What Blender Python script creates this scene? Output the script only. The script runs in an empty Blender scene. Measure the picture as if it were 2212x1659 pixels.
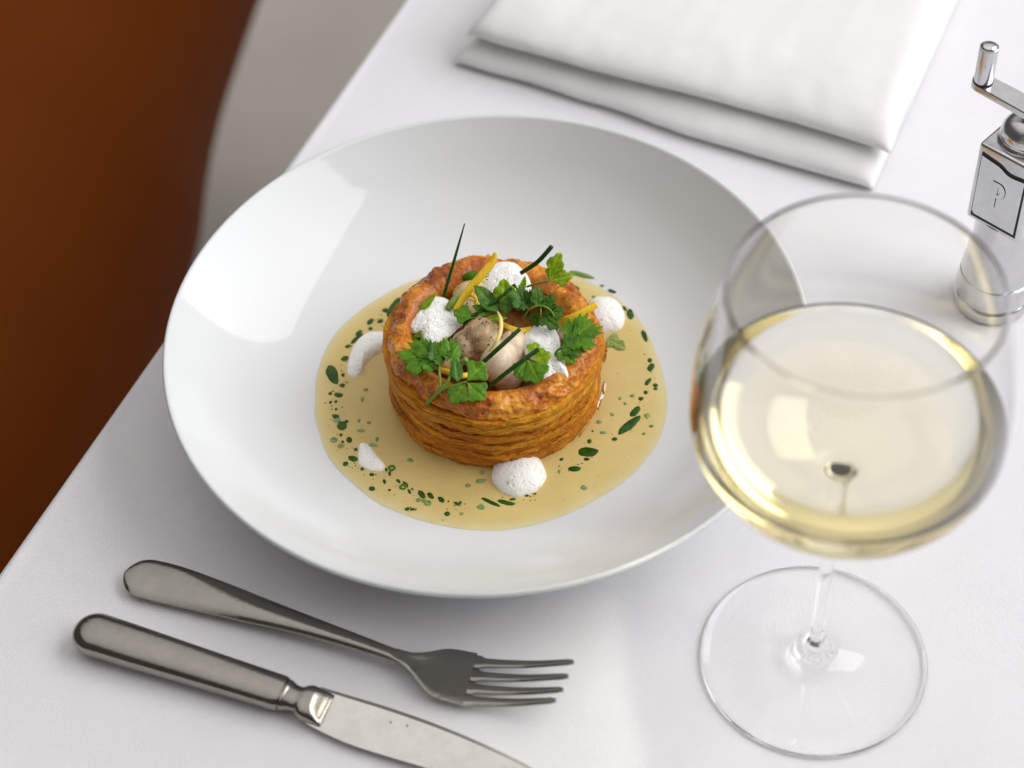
import bpy, bmesh, math, random
from mathutils import Vector, Matrix, noise
R = math.radians
random.seed(7)
S = bpy.context.scene
COL = S.collection

# ------------------------------------------------------------------ camera
CAM = Vector((0.0, -0.577035, 0.673899))
YAW, PITCH, ROLL, FOC = 0.017428, 0.856073, -0.055496, 1.920504
FWD = Vector((math.sin(YAW)*math.cos(PITCH), math.cos(YAW)*math.cos(PITCH), -math.sin(PITCH)))
_r = FWD.cross(Vector((0, 0, 1))).normalized()
_u = _r.cross(FWD)
RGT = _r*math.cos(ROLL) + _u*math.sin(ROLL)
UP = -_r*math.sin(ROLL) + _u*math.cos(ROLL)
cd = bpy.data.cameras.new("camera")
co = bpy.data.objects.new("camera", cd)
COL.objects.link(co)
m = Matrix((RGT, UP, -FWD)).transposed().to_4x4()
m.translation = CAM
co.matrix_world = m
cd.sensor_width = 36
cd.sensor_fit = 'HORIZONTAL'
cd.lens = FOC*36
cd.clip_start = 0.02
cd.clip_end = 60
cd.dof.use_dof = True
cd.dof.focus_distance = (Vector((0.0, -0.025, 0.035)) - CAM).dot(FWD)
cd.dof.aperture_fstop = 6.2
S.camera = co


def at(x, y, z):
    """photo point (2212 px wide reading) on the horizontal plane of height z"""
    u = (x/2212 - 0.5)
    v = -(y/2212 - 0.375)
    d = FWD*FOC + RGT*u + UP*v
    return CAM + d*((z - CAM.z)/d.z)


def gA(X, Y, z):
    return at((750 + .40687*X)/1.1302, (500 + .40687*Y)/1.1302, z)


def gB(X, Y, z):
    return at((700 + .42948*X)/1.1302, (850 + .42948*Y)/1.1302, z)


def g25(X, Y, z):
    return at(X/1.1302, Y/1.1302, z)


# ------------------------------------------------------------------ world, lamps, exposure
W = bpy.data.worlds.new("World")
S.world = W
W.use_nodes = True
W.node_tree.nodes["Background"].inputs[0].default_value = (1.0, 0.95, 0.90, 1)
W.node_tree.nodes["Background"].inputs[1].default_value = 0.095


def area(name, az, el, dist, sx, sy, power, col, tgt=(0.05, 0, 0)):
    d = Vector((math.cos(R(el))*math.cos(R(az)), math.cos(R(el))*math.sin(R(az)), math.sin(R(el))))
    l = bpy.data.lights.new(name, 'AREA')
    l.shape = 'RECTANGLE'
    l.size, l.size_y = sx, sy
    l.energy = power
    l.color = col
    o = bpy.data.objects.new(name, l)
    COL.objects.link(o)
    o.location = Vector(tgt) + d*dist
    o.rotation_euler = (-d).to_track_quat('-Z', 'Y').to_euler()
    return o


area("window_light", 1, 35, 3.0, 3.2, 2.6, 114, (0.97, 0.98, 1.0))
ceil = area("ceiling_light", 95, 74, 3.2, 7.0, 7.0, 76, (1.0, 0.98, 0.96))
ceil.data.spread = R(130)

S.view_settings.view_transform = 'Standard'
S.view_settings.look = 'None'
S.view_settings.exposure = 0.0
S.view_settings.gamma = 1.0
S.render.engine = 'CYCLES'
cy = S.cycles
cy.max_bounces = 20
cy.diffuse_bounces = 5
cy.glossy_bounces = 8
cy.transmission_bounces = 18
cy.transparent_max_bounces = 12
cy.caustics_refractive = True
cy.caustics_reflective = True
cy.sample_clamp_indirect = 14
cy.blur_glossy = 0.0
cy.use_denoising = True

# ------------------------------------------------------------------ materials


def srgb(r, g, b):
    f = lambda c: (c/255/12.92) if c/255 <= .04045 else ((c/255 + .055)/1.055)**2.4
    return (f(r), f(g), f(b), 1)


class M:
    def __init__(s, name):
        s.m = bpy.data.materials.new(name)
        s.m.use_nodes = True
        s.t = s.m.node_tree
        s.b = s.t.nodes["Principled BSDF"]
        s.co = None

    def set(s, **k):
        for a, v in k.items():
            s.b.inputs[a.replace('_', ' ')].default_value = v
        return s

    def n(s, typ, **k):
        nd = s.t.nodes.new(typ)
        for a, v in k.items():
            setattr(nd, a, v)
        return nd

    def link(s, a, b):
        s.t.links.new(a, b)

    def coord(s):
        if s.co is None:
            s.co = s.n("ShaderNodeTexCoord").outputs["Object"]
        return s.co

    def noise(s, scale, detail=4, rough=.55, dist=0, vec=None):
        nd = s.n("ShaderNodeTexNoise")
        nd.inputs["Scale"].default_value = scale
        nd.inputs["Detail"].default_value = detail
        nd.inputs["Roughness"].default_value = rough
        nd.inputs["Distortion"].default_value = dist
        s.link(vec or s.coord(), nd.inputs["Vector"])
        return nd.outputs["Fac"]

    def voro(s, scale, feature='F1', vec=None):
        nd = s.n("ShaderNodeTexVoronoi", feature=feature)
        nd.inputs["Scale"].default_value = scale
        s.link(vec or s.coord(), nd.inputs["Vector"])
        return nd.outputs["Distance"]

    def scale_vec(s, sc):
        mp = s.n("ShaderNodeMapping")
        mp.inputs["Scale"].default_value = sc
        s.link(s.coord(), mp.inputs["Vector"])
        return mp.outputs["Vector"]

    def ramp(s, fac, stops):
        nd = s.n("ShaderNodeValToRGB")
        els = nd.color_ramp.elements
        while len(els) < len(stops):
            els.new(0.5)
        for e, (p, c) in zip(els, stops):
            e.position = p
            e.color = c if len(c) == 4 else (*c, 1)
        s.link(fac, nd.inputs["Fac"])
        return nd.outputs["Color"]

    def math(s, op, a, b=None, clamp=False):
        nd = s.n("ShaderNodeMath", operation=op, use_clamp=clamp)
        for i, v in enumerate((a, b)):
            if v is None:
                continue
            if isinstance(v, (int, float)):
                nd.inputs[i].default_value = v
            else:
                s.link(v, nd.inputs[i])
        return nd.outputs[0]

    def mix(s, fac, a, b):
        nd = s.n("ShaderNodeMix", data_type='RGBA')
        for key, v in ((0, fac), (6, a), (7, b)):
            if isinstance(v, (int, float, tuple)):
                nd.inputs[key].default_value = v
            else:
                s.link(v, nd.inputs[key])
        return nd.outputs[2]

    def color(s, sock):
        s.link(sock, s.b.inputs["Base Color"])
        return s

    def rough(s, sock):
        s.link(sock, s.b.inputs["Roughness"])
        return s

    def bump(s, h, dist=.001, strength=1.0):
        nd = s.n("ShaderNodeBump")
        nd.inputs["Distance"].default_value = dist
        nd.inputs["Strength"].default_value = strength
        s.link(h, nd.inputs["Height"])
        s.link(nd.outputs[0], s.b.inputs["Normal"])
        return s


g3 = lambda v: (v, v, v, 1)

# white linen
mc = M("white_linen").set(Roughness=.9, Sheen_Weight=.15)
wv = mc.scale_vec((1, 1, 1))
w1 = mc.n("ShaderNodeTexWave", bands_direction='X', wave_profile='SIN')
w1.inputs["Scale"].default_value = 420
w2 = mc.n("ShaderNodeTexWave", bands_direction='Y', wave_profile='SIN')
w2.inputs["Scale"].default_value = 420
rot = mc.n("ShaderNodeMapping")
rot.inputs["Rotation"].default_value = (0, 0, R(26))
mc.link(mc.coord(), rot.inputs["Vector"])
for w_ in (w1, w2):
    w_.inputs["Distortion"].default_value = .6
    mc.link(rot.outputs[0], w_.inputs["Vector"])
weave = mc.math('MULTIPLY', w1.outputs["Fac"], w2.outputs["Fac"])
fine = mc.noise(1900, 3, .6)
mc.bump(mc.math('ADD', mc.math('MULTIPLY', weave, .38), mc.math('MULTIPLY', fine, .7)), .0004, .8)
mc.color(mc.mix(mc.math('MULTIPLY', mc.math('ADD', mc.math('MULTIPLY', weave, .5), fine), .12), mc.ramp(mc.noise(45, 5, .6), [(.3, (.80, .785, .81, 1)), (.7, (.83, .815, .84, 1))]), (.66, .645, .68, 1)))
LINEN = mc.m

mn = M("napkin_cotton").set(Roughness=.85, Sheen_Weight=.2)
mn.bump(mn.math('ADD', mn.noise(1500, 3, .6), mn.math('MULTIPLY', mn.noise(120, 3), 1.5)), .0003, .5)
mn.color(mn.ramp(mn.noise(30, 4), [(.3, (.79, .785, .77, 1)), (.7, (.82, .815, .805, 1))]))
NAPKIN = mn.m

mp = M("white_porcelain").set(Roughness=.06, IOR=1.37, Base_Color=(.70, .712, .72, 1), Coat_Weight=.0)
mp.bump(mp.noise(25, 2), .0004, .15)
PORCELAIN = mp.m

ms = M("cream_sauce").set(Roughness=.25, IOR=1.38, Specular_IOR_Level=.4, Subsurface_Weight=.15, Subsurface_Scale=.004)
ms.b.inputs["Subsurface Radius"].default_value = (1, .7, .3)
sc_ = ms.mix(ms.math('MULTIPLY', ms.noise(900, 3, .7), .25), ms.ramp(ms.noise(38, 4, .6, .6), [(.3, (.61, .46, .165, 1)), (.7, (.68, .53, .215, 1))]), (.84, .64, .28, 1))
at_ = ms.n("ShaderNodeAttribute", attribute_name="thin")
blot = ms.ramp(ms.noise(14, 3, .6, .4), [(.35, (.54, .41, .150, 1)), (.65, (.70, .545, .215, 1))])
sc_ = ms.mix(.35, sc_, blot)
ms.color(ms.mix(ms.math('MULTIPLY', at_.outputs["Fac"], .7), sc_, (.72, .655, .42, 1)))
ms.bump(ms.math('ADD', ms.noise(700, 3, .6), ms.math('MULTIPLY', ms.noise(60, 2), 3)), .00025, .35)
SAUCE = ms.m

mo = M("herb_oil").set(Roughness=.16, IOR=1.4, Specular_IOR_Level=.35)
mo.color(mo.ramp(mo.noise(300, 2), [(.3, (.012, .052, .002, 1)), (.75, (.038, .115, .005, 1))]))
OIL = mo.m
mo2 = M("light_herb_oil").set(Roughness=.3, IOR=1.47, Base_Color=(.12, .25, .015, 1))
OILLIGHT = mo2.m
mch = M("sunken_chive").set(Roughness=.3, Subsurface_Weight=.3, Subsurface_Scale=.002)
mch.color(mch.ramp(mch.noise(400, 2), [(.3, (.14, .24, .07, 1)), (.7, (.30, .36, .13, 1))]))
SUNK = mch.m

# puff pastry


def pastry(name, stops, gloss, coat, strat):
    p = M(name).set(Roughness=gloss, Coat_Weight=coat, Coat_Roughness=.08, Specular_IOR_Level=.22, Subsurface_Weight=.03, Subsurface_Scale=.003)
    p.b.inputs["Subsurface Radius"].default_value = (1, .45, .15)
    if strat:
        v = p.scale_vec((1, 1, 6.5))
        a = p.noise(75, 8, .66, .8, v)
        b = p.noise(230, 6, .7, .5, v)
    else:
        v = p.scale_vec((1, 1, 1))
        a = p.noise(70, 7, .6, .5, v)
        b = p.noise(260, 5, .65, .4, v)
    big = p.noise(24, 3, .5)
    c0_ = p.noise(620, 4, .7)
    f = p.math('ADD', p.math('ADD', p.math('MULTIPLY', a, .42), p.math('MULTIPLY', c0_, .20)), p.math('ADD', p.math('MULTIPLY', b, .26), p.math('MULTIPLY', big, .18)))
    p.color(p.ramp(f, stops))
    c_ = p.noise(760, 4, .7)
    p.bump(p.math('ADD', p.math('ADD', p.math('MULTIPLY', a, 1.0), p.math('MULTIPLY', b, .7)), p.math('MULTIPLY', c_, .35 if strat else .16)), .0016 if strat else .0026, .7 if strat else .85)
    return p.m


GLAZED = pastry("glazed_pastry", [(.37, (.11, .018, .001, 1)), (.46, (.38, .084, .002, 1)), (.55, (.64, .205, .005, 1)), (.66, (.83, .43, .045, 1))], .24, .5, False)
FLAKY = pastry("flaky_pastry", [(.37, (.17, .038, .001, 1)), (.47, (.42, .135, .004, 1)), (.57, (.66, .275, .009, 1)), (.69, (.84, .52, .08, 1))], .5, .04, True)
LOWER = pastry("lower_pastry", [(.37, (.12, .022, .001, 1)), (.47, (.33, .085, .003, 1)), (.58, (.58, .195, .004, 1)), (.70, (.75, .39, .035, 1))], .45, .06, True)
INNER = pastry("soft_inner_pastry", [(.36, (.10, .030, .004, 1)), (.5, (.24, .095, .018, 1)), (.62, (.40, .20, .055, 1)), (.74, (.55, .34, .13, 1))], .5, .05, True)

# foam
mf = M("milk_foam").set(Roughness=.35, IOR=1.33, Subsurface_Weight=.12, Subsurface_Scale=.002)
mf.b.inputs["Subsurface Radius"].default_value = (1, .9, .75)
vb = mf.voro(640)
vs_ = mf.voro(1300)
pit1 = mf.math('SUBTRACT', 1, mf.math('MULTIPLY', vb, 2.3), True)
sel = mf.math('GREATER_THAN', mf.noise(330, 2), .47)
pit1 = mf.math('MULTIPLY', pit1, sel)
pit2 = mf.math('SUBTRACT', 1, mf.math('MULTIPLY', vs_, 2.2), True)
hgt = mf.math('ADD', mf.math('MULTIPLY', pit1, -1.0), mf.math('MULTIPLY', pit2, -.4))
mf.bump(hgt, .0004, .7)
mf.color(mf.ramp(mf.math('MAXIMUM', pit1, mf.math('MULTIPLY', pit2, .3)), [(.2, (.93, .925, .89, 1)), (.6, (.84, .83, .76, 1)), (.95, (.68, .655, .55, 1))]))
FOAM = mf.m
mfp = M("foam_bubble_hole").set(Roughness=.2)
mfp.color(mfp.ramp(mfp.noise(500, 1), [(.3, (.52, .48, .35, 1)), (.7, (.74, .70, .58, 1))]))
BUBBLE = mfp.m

# filling
mm_ = M("pale_poached_flesh").set(Coat_Weight=.35, Coat_Roughness=.1, Roughness=.28, IOR=1.4, Subsurface_Weight=.45, Subsurface_Scale=.004)
mm_.b.inputs["Subsurface Radius"].default_value = (1, .6, .4)
mm_.color(mm_.ramp(mm_.noise(90, 4), [(.3, (.76, .59, .41, 1)), (.7, (.85, .72, .55, 1))]))
mm_.bump(mm_.noise(180, 4), .0008, .35)
FLESH = mm_.m
mb_ = M("browned_flesh").set(Coat_Weight=.35, Coat_Roughness=.1, Roughness=.36, IOR=1.4, Subsurface_Weight=.2, Subsurface_Scale=.003)
mb_.color(mb_.ramp(mb_.noise(150, 5, .65), [(.32, (.24, .145, .065, 1)), (.52, (.46, .315, .17, 1)), (.72, (.68, .53, .35, 1))]))
mb_.bump(mb_.noise(500, 4), .0006, .5)
BROWNED = mb_.m
my_ = M("buttery_flesh").set(Coat_Weight=.35, Coat_Roughness=.1, Roughness=.3, IOR=1.4, Subsurface_Weight=.4, Subsurface_Scale=.004)
my_.color(my_.ramp(my_.noise(110, 4), [(.3, (.55, .39, .15, 1)), (.7, (.74, .60, .32, 1))]))
my_.bump(my_.noise(260, 4), .0007, .4)
BUTTERY = my_.m
mk = M("black_pepper").set(Roughness=.5)
mk.color(mk.ramp(mk.noise(900, 2), [(.35, (.012, .006, .003, 1)), (.7, (.09, .04, .015, 1))]))
PEPPER = mk.m

# herbs


def herb(name, c1, c2, rough=.35, trans=.25):
    h = M(name).set(Roughness=rough, Specular_IOR_Level=.3, Subsurface_Weight=.1, Subsurface_Scale=.001)
    col = h.ramp(h.noise(210, 5, .6), [(.3, c1), (.7, c2)])
    va_ = h.n('ShaderNodeAttribute', attribute_name='vein')
    col = h.mix(h.math('MULTIPLY', va_.outputs['Fac'], .5), col, (min(1, c2[0]*1.9 + .03), min(1, c2[1]*1.45 + .03), c2[2]*2, 1))
    h.color(col)
    h.bump(h.noise(420, 4, .6, .6), .0005, .5)
    tl = h.n("ShaderNodeBsdfTranslucent")
    h.link(h.mix(.4, col, (c2[0]*1.8, c2[1]*1.7, c2[2]*.8, 1)), tl.inputs["Color"])
    ms2 = h.n("ShaderNodeMixShader")
    ms2.inputs[0].default_value = trans
    h.link(h.b.outputs[0], ms2.inputs[1])
    h.link(tl.outputs[0], ms2.inputs[2])
    h.link(ms2.outputs[0], h.t.nodes["Material Output"].inputs["Surface"])
    return h.m


LEAF = herb("parsley_green", (.05, .175, .004, 1), (.13, .32, .009, 1))
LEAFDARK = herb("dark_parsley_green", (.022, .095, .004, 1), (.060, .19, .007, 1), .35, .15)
LEAFLIGHT = herb("bright_parsley_green", (.16, .33, .005, 1), (.30, .47, .014, 1), .35, .3)
STEM = herb("pale_stem_green", (.10, .22, .02, 1), (.20, .33, .05, 1), .3, .1)
CHIVE = herb("dark_chive_green", (.012, .055, .006, 1), (.022, .090, .009, 1), .3, .03)
PALEGREEN = herb("pale_green", (.20, .34, .06, 1), (.34, .46, .12, 1), .3, .15)
mz = M("lemon_zest").set(Roughness=.38, Subsurface_Weight=.3, Subsurface_Scale=.002)
mz.color(mz.ramp(mz.noise(230, 4), [(.3, (.80, .47, .008, 1)), (.7, (.92, .66, .03, 1))]))
mz.bump(mz.voro(900), .0003, .4)
ZEST = mz.m
mzp = M("pale_lemon_zest").set(Roughness=.4, Base_Color=(.84, .66, .22, 1))
ZESTPALE = mzp.m

# metals


def metal(name, col, r0, r1, scr=1.0):
    k = M(name).set(Metallic=1.0, Base_Color=col)
    smudge = k.noise(55, 5, .65)
    k.rough(k.ramp(smudge, [(.3, g3(r0)), (.75, g3(r1))]))
    sv = k.n("ShaderNodeMapping")
    sv.inputs["Rotation"].default_value = (0, 0, R(22))
    sv.inputs["Scale"].default_value = (90, 2200, 400)
    k.link(k.coord(), sv.inputs["Vector"])
    sn = k.noise(1, 2, .5, 0, sv.outputs[0])
    k.bump(k.math('ADD', k.math('MULTIPLY', sn, .8), k.math('MULTIPLY', k.noise(260, 5, .65), .35)), .00016*scr, .4)
    k.color(k.ramp(k.noise(130, 6, .7), [(.35, tuple(c*.90 for c in col[:3]) + (1,)), (.62, col)]))
    return k.m


STEEL = metal("worn_silver_plate", (.33, .31, .28, 1), .10, .22)
BLADE = metal("blade_steel", (.64, .615, .58, 1), .11, .20, .5)
CHROME = metal("tarnished_chrome", (.66, .66, .67, 1), .12, .28)
DARKGAP = M("gap_shade_and_pits").set(Base_Color=(.012, .010, .008, 1), Roughness=.6).m  # near-black stands in for shade in gaps, grooves and seams; also blade pits

# glass, wine
mg = M("clear_glass").set(Roughness=0.0, IOR=1.40, Transmission_Weight=1.0, Base_Color=(1, 1, 1, 1))
GLASS = mg.m
mw = M("white_wine").set(Roughness=0.0, IOR=1.34, Transmission_Weight=1.0, Base_Color=(1, 1, 1, 1))
va = mw.n("ShaderNodeVolumeAbsorption")
va.inputs["Color"].default_value = (.985, .90, .50, 1)
va.inputs["Density"].default_value = 16
mw.link(va.outputs[0], mw.t.nodes["Material Output"].inputs["Volume"])
WINE = mw.m

# leather, floor
ml = M("tan_leather").set(Roughness=.55, IOR=1.4, Specular_IOR_Level=.08)
ml.color(ml.ramp(ml.noise(9, 4, .6), [(.3, (.127, .0265, .0016, 1)), (.7, (.138, .0295, .0018, 1))]))
ml.bump(ml.voro(320), .0005, .4)
LEATHER = ml.m
mfl = M("pale_stone_floor").set(Roughness=.5)
mfl.color(mfl.ramp(mfl.noise(5, 6, .6), [(.3, (.50, .465, .415, 1)), (.7, (.58, .54, .485, 1))]))
FLOOR = mfl.m
DARKWOOD = M("dark_stained_wood").set(Base_Color=(.05, .025, .015, 1), Roughness=.4).m

# ------------------------------------------------------------------ builders


def link(name, me, mat, parent=None, smooth=True):
    o = bpy.data.objects.new(name, me)
    COL.objects.link(o)
    if mat:
        me.materials.append(mat)
    if parent is not None:
        o.parent = parent
    if smooth:
        me.shade_smooth()
    return o


def mesh(name, vs, fs, mat, parent=None, smooth=True, fix=True):
    me = bpy.data.meshes.new(name)
    me.from_pydata([tuple(v) for v in vs], [], fs)
    me.update()
    if fix:
        bm = bmesh.new()
        bm.from_mesh(me)
        bmesh.ops.recalc_face_normals(bm, faces=bm.faces)
        bm.to_mesh(me)
        bm.free()
    return link(name, me, mat, parent, smooth)


def thing(name, label, cat, group=None):
    o = bpy.data.objects.new(name, None)
    COL.objects.link(o)
    o.empty_display_size = .01
    return tag(o, label, cat, group)


def tag(o, label, cat, group=None, kind=None):
    if label:
        o["label"] = label
    if cat:
        o["category"] = cat
    if group:
        o["group"] = group
    if kind:
        o["kind"] = kind
    return o


def ground_empty(o, loc):
    """move an Empty to the thing's base without moving its parts"""
    loc = Vector(loc)
    for c in o.children:
        c.location = c.location - loc
    o.location = loc
    return o


def lathe(prof, n=96, centre=(0, 0, 0), closed=False, fn=None):
    vs, fs, rings = [], [], []
    c = Vector(centre)
    for (r, z) in prof:
        if r < 1e-7:
            rings.append([len(vs)])
            vs.append(c + Vector((0, 0, z)))
        else:
            ring = []
            for i in range(n):
                a = 2*math.pi*i/n
                p = Vector((r*math.cos(a), r*math.sin(a), z))
                if fn:
                    p = fn(p, a)
                ring.append(len(vs))
                vs.append(c + p)
            rings.append(ring)
    prs = list(zip(rings, rings[1:]))
    if closed:
        prs.append((rings[-1], rings[0]))
    for A, B in prs:
        for i in range(n):
            j = (i + 1) % n
            if len(A) == 1 and len(B) == 1:
                continue
            if len(A) == 1:
                fs.append((A[0], B[i], B[j]))
            elif len(B) == 1:
                fs.append((A[i], B[0], A[j]))
            else:
                fs.append((A[i], B[i], B[j], A[j]))
    return vs, fs


def spline(pts, n, closed=False):
    """Catmull-Rom through points (tuples of any length), n samples"""
    P = [Vector(p) for p in pts]
    k = len(P)
    segs = k if closed else k - 1
    out = []
    for s in range(n):
        t = s/n*segs if closed else s/(n - 1)*segs
        i = min(int(t), segs - 1)
        f = t - i
        g = (lambda q: P[q % k]) if closed else (lambda q: P[max(0, min(k - 1, q))])
        a, b, c, d = g(i - 1), g(i), g(i + 1), g(i + 2)
        out.append(.5*((2*b) + (c - a)*f + (2*a - 5*b + 4*c - d)*f*f + (3*b - a - 3*c + d)*f**3))
    return out


def tube(pts, rads, n=8, seg=14, flat=1.0, upv=None):
    """closed tube along a smooth path; flat<1 squashes along the local up"""
    P = spline(pts, seg)
    rr = spline([(r, 0) for r in rads], seg)
    vs, fs = [], []
    for i, p in enumerate(P):
        t = (P[min(i + 1, seg - 1)] - P[max(i - 1, 0)]).normalized()
        u = (upv or Vector((0, 0, 1)))
        a = t.cross(u)
        if a.length < 1e-4:
            a = t.cross(Vector((1, 0, 0)))
        a.normalize()
        b = a.cross(t)
        for k in range(n):
            th = 2*math.pi*k/n
            vs.append(p + (a*math.cos(th) + b*math.sin(th)*flat)*rr[i].x)
    for i in range(seg - 1):
        for k in range(n):
            l = (k + 1) % n
            fs.append((i*n + k, i*n + l, (i + 1)*n + l, (i + 1)*n + k))
    fs.append(tuple(range(n))[::-1])
    fs.append(tuple((seg - 1)*n + k for k in range(n)))
    return vs, fs


def fbm(p, sc, octs=4):
    return noise.fractal(Vector(p)*sc, 1.0, 2.0, octs)


def dome(outline, h, power=.5, rays=72, rings=16, rough=0.0, rsc=200, under=.0015, zshift=0):
    """soft mound over a closed outline of 3-D points"""
    O = spline([tuple(p) for p in outline], rays, True)
    c = sum(O, Vector())/rays
    vs, fs = [], []
    vs.append(c + Vector((0, 0, h + zshift)))
    for k in range(1, rings + 1):
        t = math.sin(k/rings*math.pi/2)
        for p in O:
            q = c.lerp(p, t)
            q = Vector((q.x, q.y, q.z + h*max(0, 1 - t*t)**power + zshift))
            if rough:
                f = fbm(q, rsc, 4)*rough
                q.z += f*(1 - .6*t)
                if k == rings:
                    q += (p - c).normalized()*f*.8
            vs.append(q)
    base = len(vs)
    for p in O:
        vs.append(c.lerp(p, .9) - Vector((0, 0, under)))
    vs.append(c - Vector((0, 0, under)))
    for i in range(rays):
        j = (i + 1) % rays
        fs.append((0, 1 + i, 1 + j))
        for k in range(rings - 1):
            a = 1 + k*rays
            fs.append((a + i, a + rays + i, a + rays + j, a + j))
        a = 1 + (rings - 1)*rays
        fs.append((a + i, base + i, base + j, a + j))
        fs.append((base + i, len(vs) - 1, base + j))
    return vs, fs


def blob(c, rad, rot=(0, 0, 0), amp=.12, sc=60, sub=4, seed=0):
    bm = bmesh.new()
    bmesh.ops.create_icosphere(bm, subdivisions=sub, radius=1)
    from mathutils import Euler
    E = Euler(rot).to_matrix()
    vs = []
    for v in bm.verts:
        p = v.co.copy()
        q = Vector((p.x*rad[0], p.y*rad[1], p.z*rad[2]))
        f = 1 + amp*fbm(q + Vector((seed, seed*2.3, 0)), sc, 4)
        vs.append(Vector(c) + E @ (q*f))
    fs = [tuple(v.index for v in f.verts) for f in bm.faces]
    bm.free()
    return vs, fs


def box(bm, c, s, rotz=0, bevel=0, seg=2):
    r = bmesh.ops.create_cube(bm, size=1)
    vs = r['verts']
    for v in vs:
        v.co = Vector((v.co.x*s[0], v.co.y*s[1], v.co.z*s[2]))
    if bevel:
        es = list({e for v in vs for e in v.link_edges})
        b = bmesh.ops.bevel(bm, geom=es, offset=bevel, segments=seg, affect='EDGES', profile=.5)
        vs = [v for v in bm.verts if v.is_valid and v.index == -1 or v in b['verts']] if False else list({v for f in b['faces'] for v in f.verts} | {v for v in vs if v.is_valid})
    Mz = Matrix.Rotation(rotz, 3, 'Z')
    for v in vs:
        v.co = Mz @ v.co + Vector(c)


def bmobj(name, bm, mat, parent=None, smooth=True):
    me = bpy.data.meshes.new(name)
    bmesh.ops.recalc_face_normals(bm, faces=bm.faces)
    bm.to_mesh(me)
    bm.free()
    return link(name, me, mat, parent, smooth)


def sharp(o, ang=35):
    """split-shade edges sharper than ang"""
    me = o.data
    bm = bmesh.new()
    bm.from_mesh(me)
    for e in bm.edges:
        if len(e.link_faces) == 2 and e.calc_face_angle(0) > R(ang):
            e.smooth = False
    bm.to_mesh(me)
    bm.free()
    return o


# ------------------------------------------------------------------ setting: floor, table cloth
E0 = Vector((-0.2116, -0.0855, 0))
EDIR = (Vector((-0.0279, 0.2904, 0)) - E0).normalized()      # runs along the visible table edge, away from the camera
EIN = Vector((EDIR.y, -EDIR.x, 0))                              # points over the table

FZ = -.72
vs = [(-3, -2.5, FZ), (3, -2.5, FZ), (3, 3.5, FZ), (-3, 3.5, FZ)]
tag(mesh("floor", vs, [(0, 1, 2, 3)], FLOOR, smooth=False), None, None, kind="structure")

vs, fs = [], []
US = [-.55 + i*.0076 for i in range(152)] + [.60 + .90*k/10 for k in range(1, 11)]
rr = .006
VP = [(-rr - .004 - .004*k/8, -.30*(8 - k)/8 - rr) for k in range(8)]       # hanging drop
VP = [(-rr - .002, -.32), (-rr - .0015, -.22), (-rr - .001, -.13), (-rr, -.06), (-rr, -.025)]
for k in range(7):
    a = math.pi - k/6*math.pi/2
    VP.append((math.cos(a)*rr, -rr + math.sin(a)*rr))
vv = .004
while vv < 1.0:
    VP.append((vv, 0))
    vv += .008 if vv < .55 else .05
creases = [((.33, -.17), (.60, -.30), .0006, .006), ((.28, -.21), (.5, -.36), .0005, .008), ((.24, -.02), (.55, -.10), .0004, .010)]
for (v, z) in VP:
    for u in US:
        p = E0 + EDIR*u + EIN*v
        dz = 0
        if v > 0:
            dz = .0007*fbm((u, v, 0), 9, 3)*min(1, v/.05)
            for (a, b, hh, wd) in creases:
                A, B = Vector(a), Vector(b)
                q = Vector((p.x, p.y)) - A
                t = max(0, min(1, q.dot(B - A)/(B - A).length_squared))
                d = (q - (B - A)*t).length
                dz += hh*math.exp(-(d/wd)**2)*math.sin(math.pi*min(1, t + .1))
            dz -= .0007
        else:
            p += EIN*(.012*math.sin(u*23)*min(1, -z/.25) if z < -.02 else 0)
        vs.append(Vector((p.x, p.y, z + dz)))
nu = len(US)
for i in range(len(VP) - 1):
    for j in range(nu - 1):
        fs.append((i*nu + j, i*nu + j + 1, (i + 1)*nu + j + 1, (i + 1)*nu + j))
cl = mesh("tablecloth", vs, fs, LINEN)
tag(cl, "white linen tablecloth spread over the whole table with its edge falling at left", "tablecloth")

# ------------------------------------------------------------------ leather bench beside the table
bench = thing("bench", "tan brown leather bench seat beside the left edge of the table", "bench")
ZE = -.49
ed = [at(*p, ZE) for p in ((330, 900), (368, 740), (420, 545), (432, 490), (448, 370), (474, 250), (515, 120), (557, 0), (575, -50))]
ed = [tuple(v.xy) for v in ed]
e0, e1 = Vector(ed[0]), Vector(ed[1])
edge = [tuple(e0 + (e0 - e1)*4), tuple(e0 + (e0 - e1)*2)] + ed
pts = spline(edge, 60)
prof = [(.30, -.245), (.04, -.245), (.006, -.24), (0, -.225)] + [(.34*(1 - math.cos(a)), -.21 + .21*math.sin(a)) for a in [math.pi/2*k/14 for k in range(15)]] + [(.45, 0), (.60, -.002), (.605, -.245)]
vs, fs = [], []
for i, p in enumerate(pts):
    t = (pts[min(i + 1, 59)] - pts[max(i - 1, 0)]).normalized()
    nrm = Vector((-t.y, t.x))
    for (d, z) in prof:
        off = nrm*d if d < .02 else nrm*.02 + Vector((-1, .1))*(d - .02)
        vs.append((p.x + off.x, p.y + off.y, -.27 + z))
k = len(prof)
for i in range(59):
    for j in range(k - 1):
        fs.append((i*k + j, i*k + j + 1, (i + 1)*k + j + 1, (i + 1)*k + j))
fs.append(tuple(range(k)))
fs.append(tuple(59*k + j for j in range(k)))
mesh("seat_cushion", vs, fs, LEATHER, bench)
vs, fs = [], []
for i, p in enumerate(pts):
    t = (pts[min(i + 1, 59)] - pts[max(i - 1, 0)]).normalized()
    nrm = Vector((-t.y, t.x))
    for (d, z) in ((.34, -.517), (.34, FZ + .002), (.52, FZ + .002), (.52, -.517)):
        vs.append((p.x + nrm.x*d, p.y + nrm.y*d, z))
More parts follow.
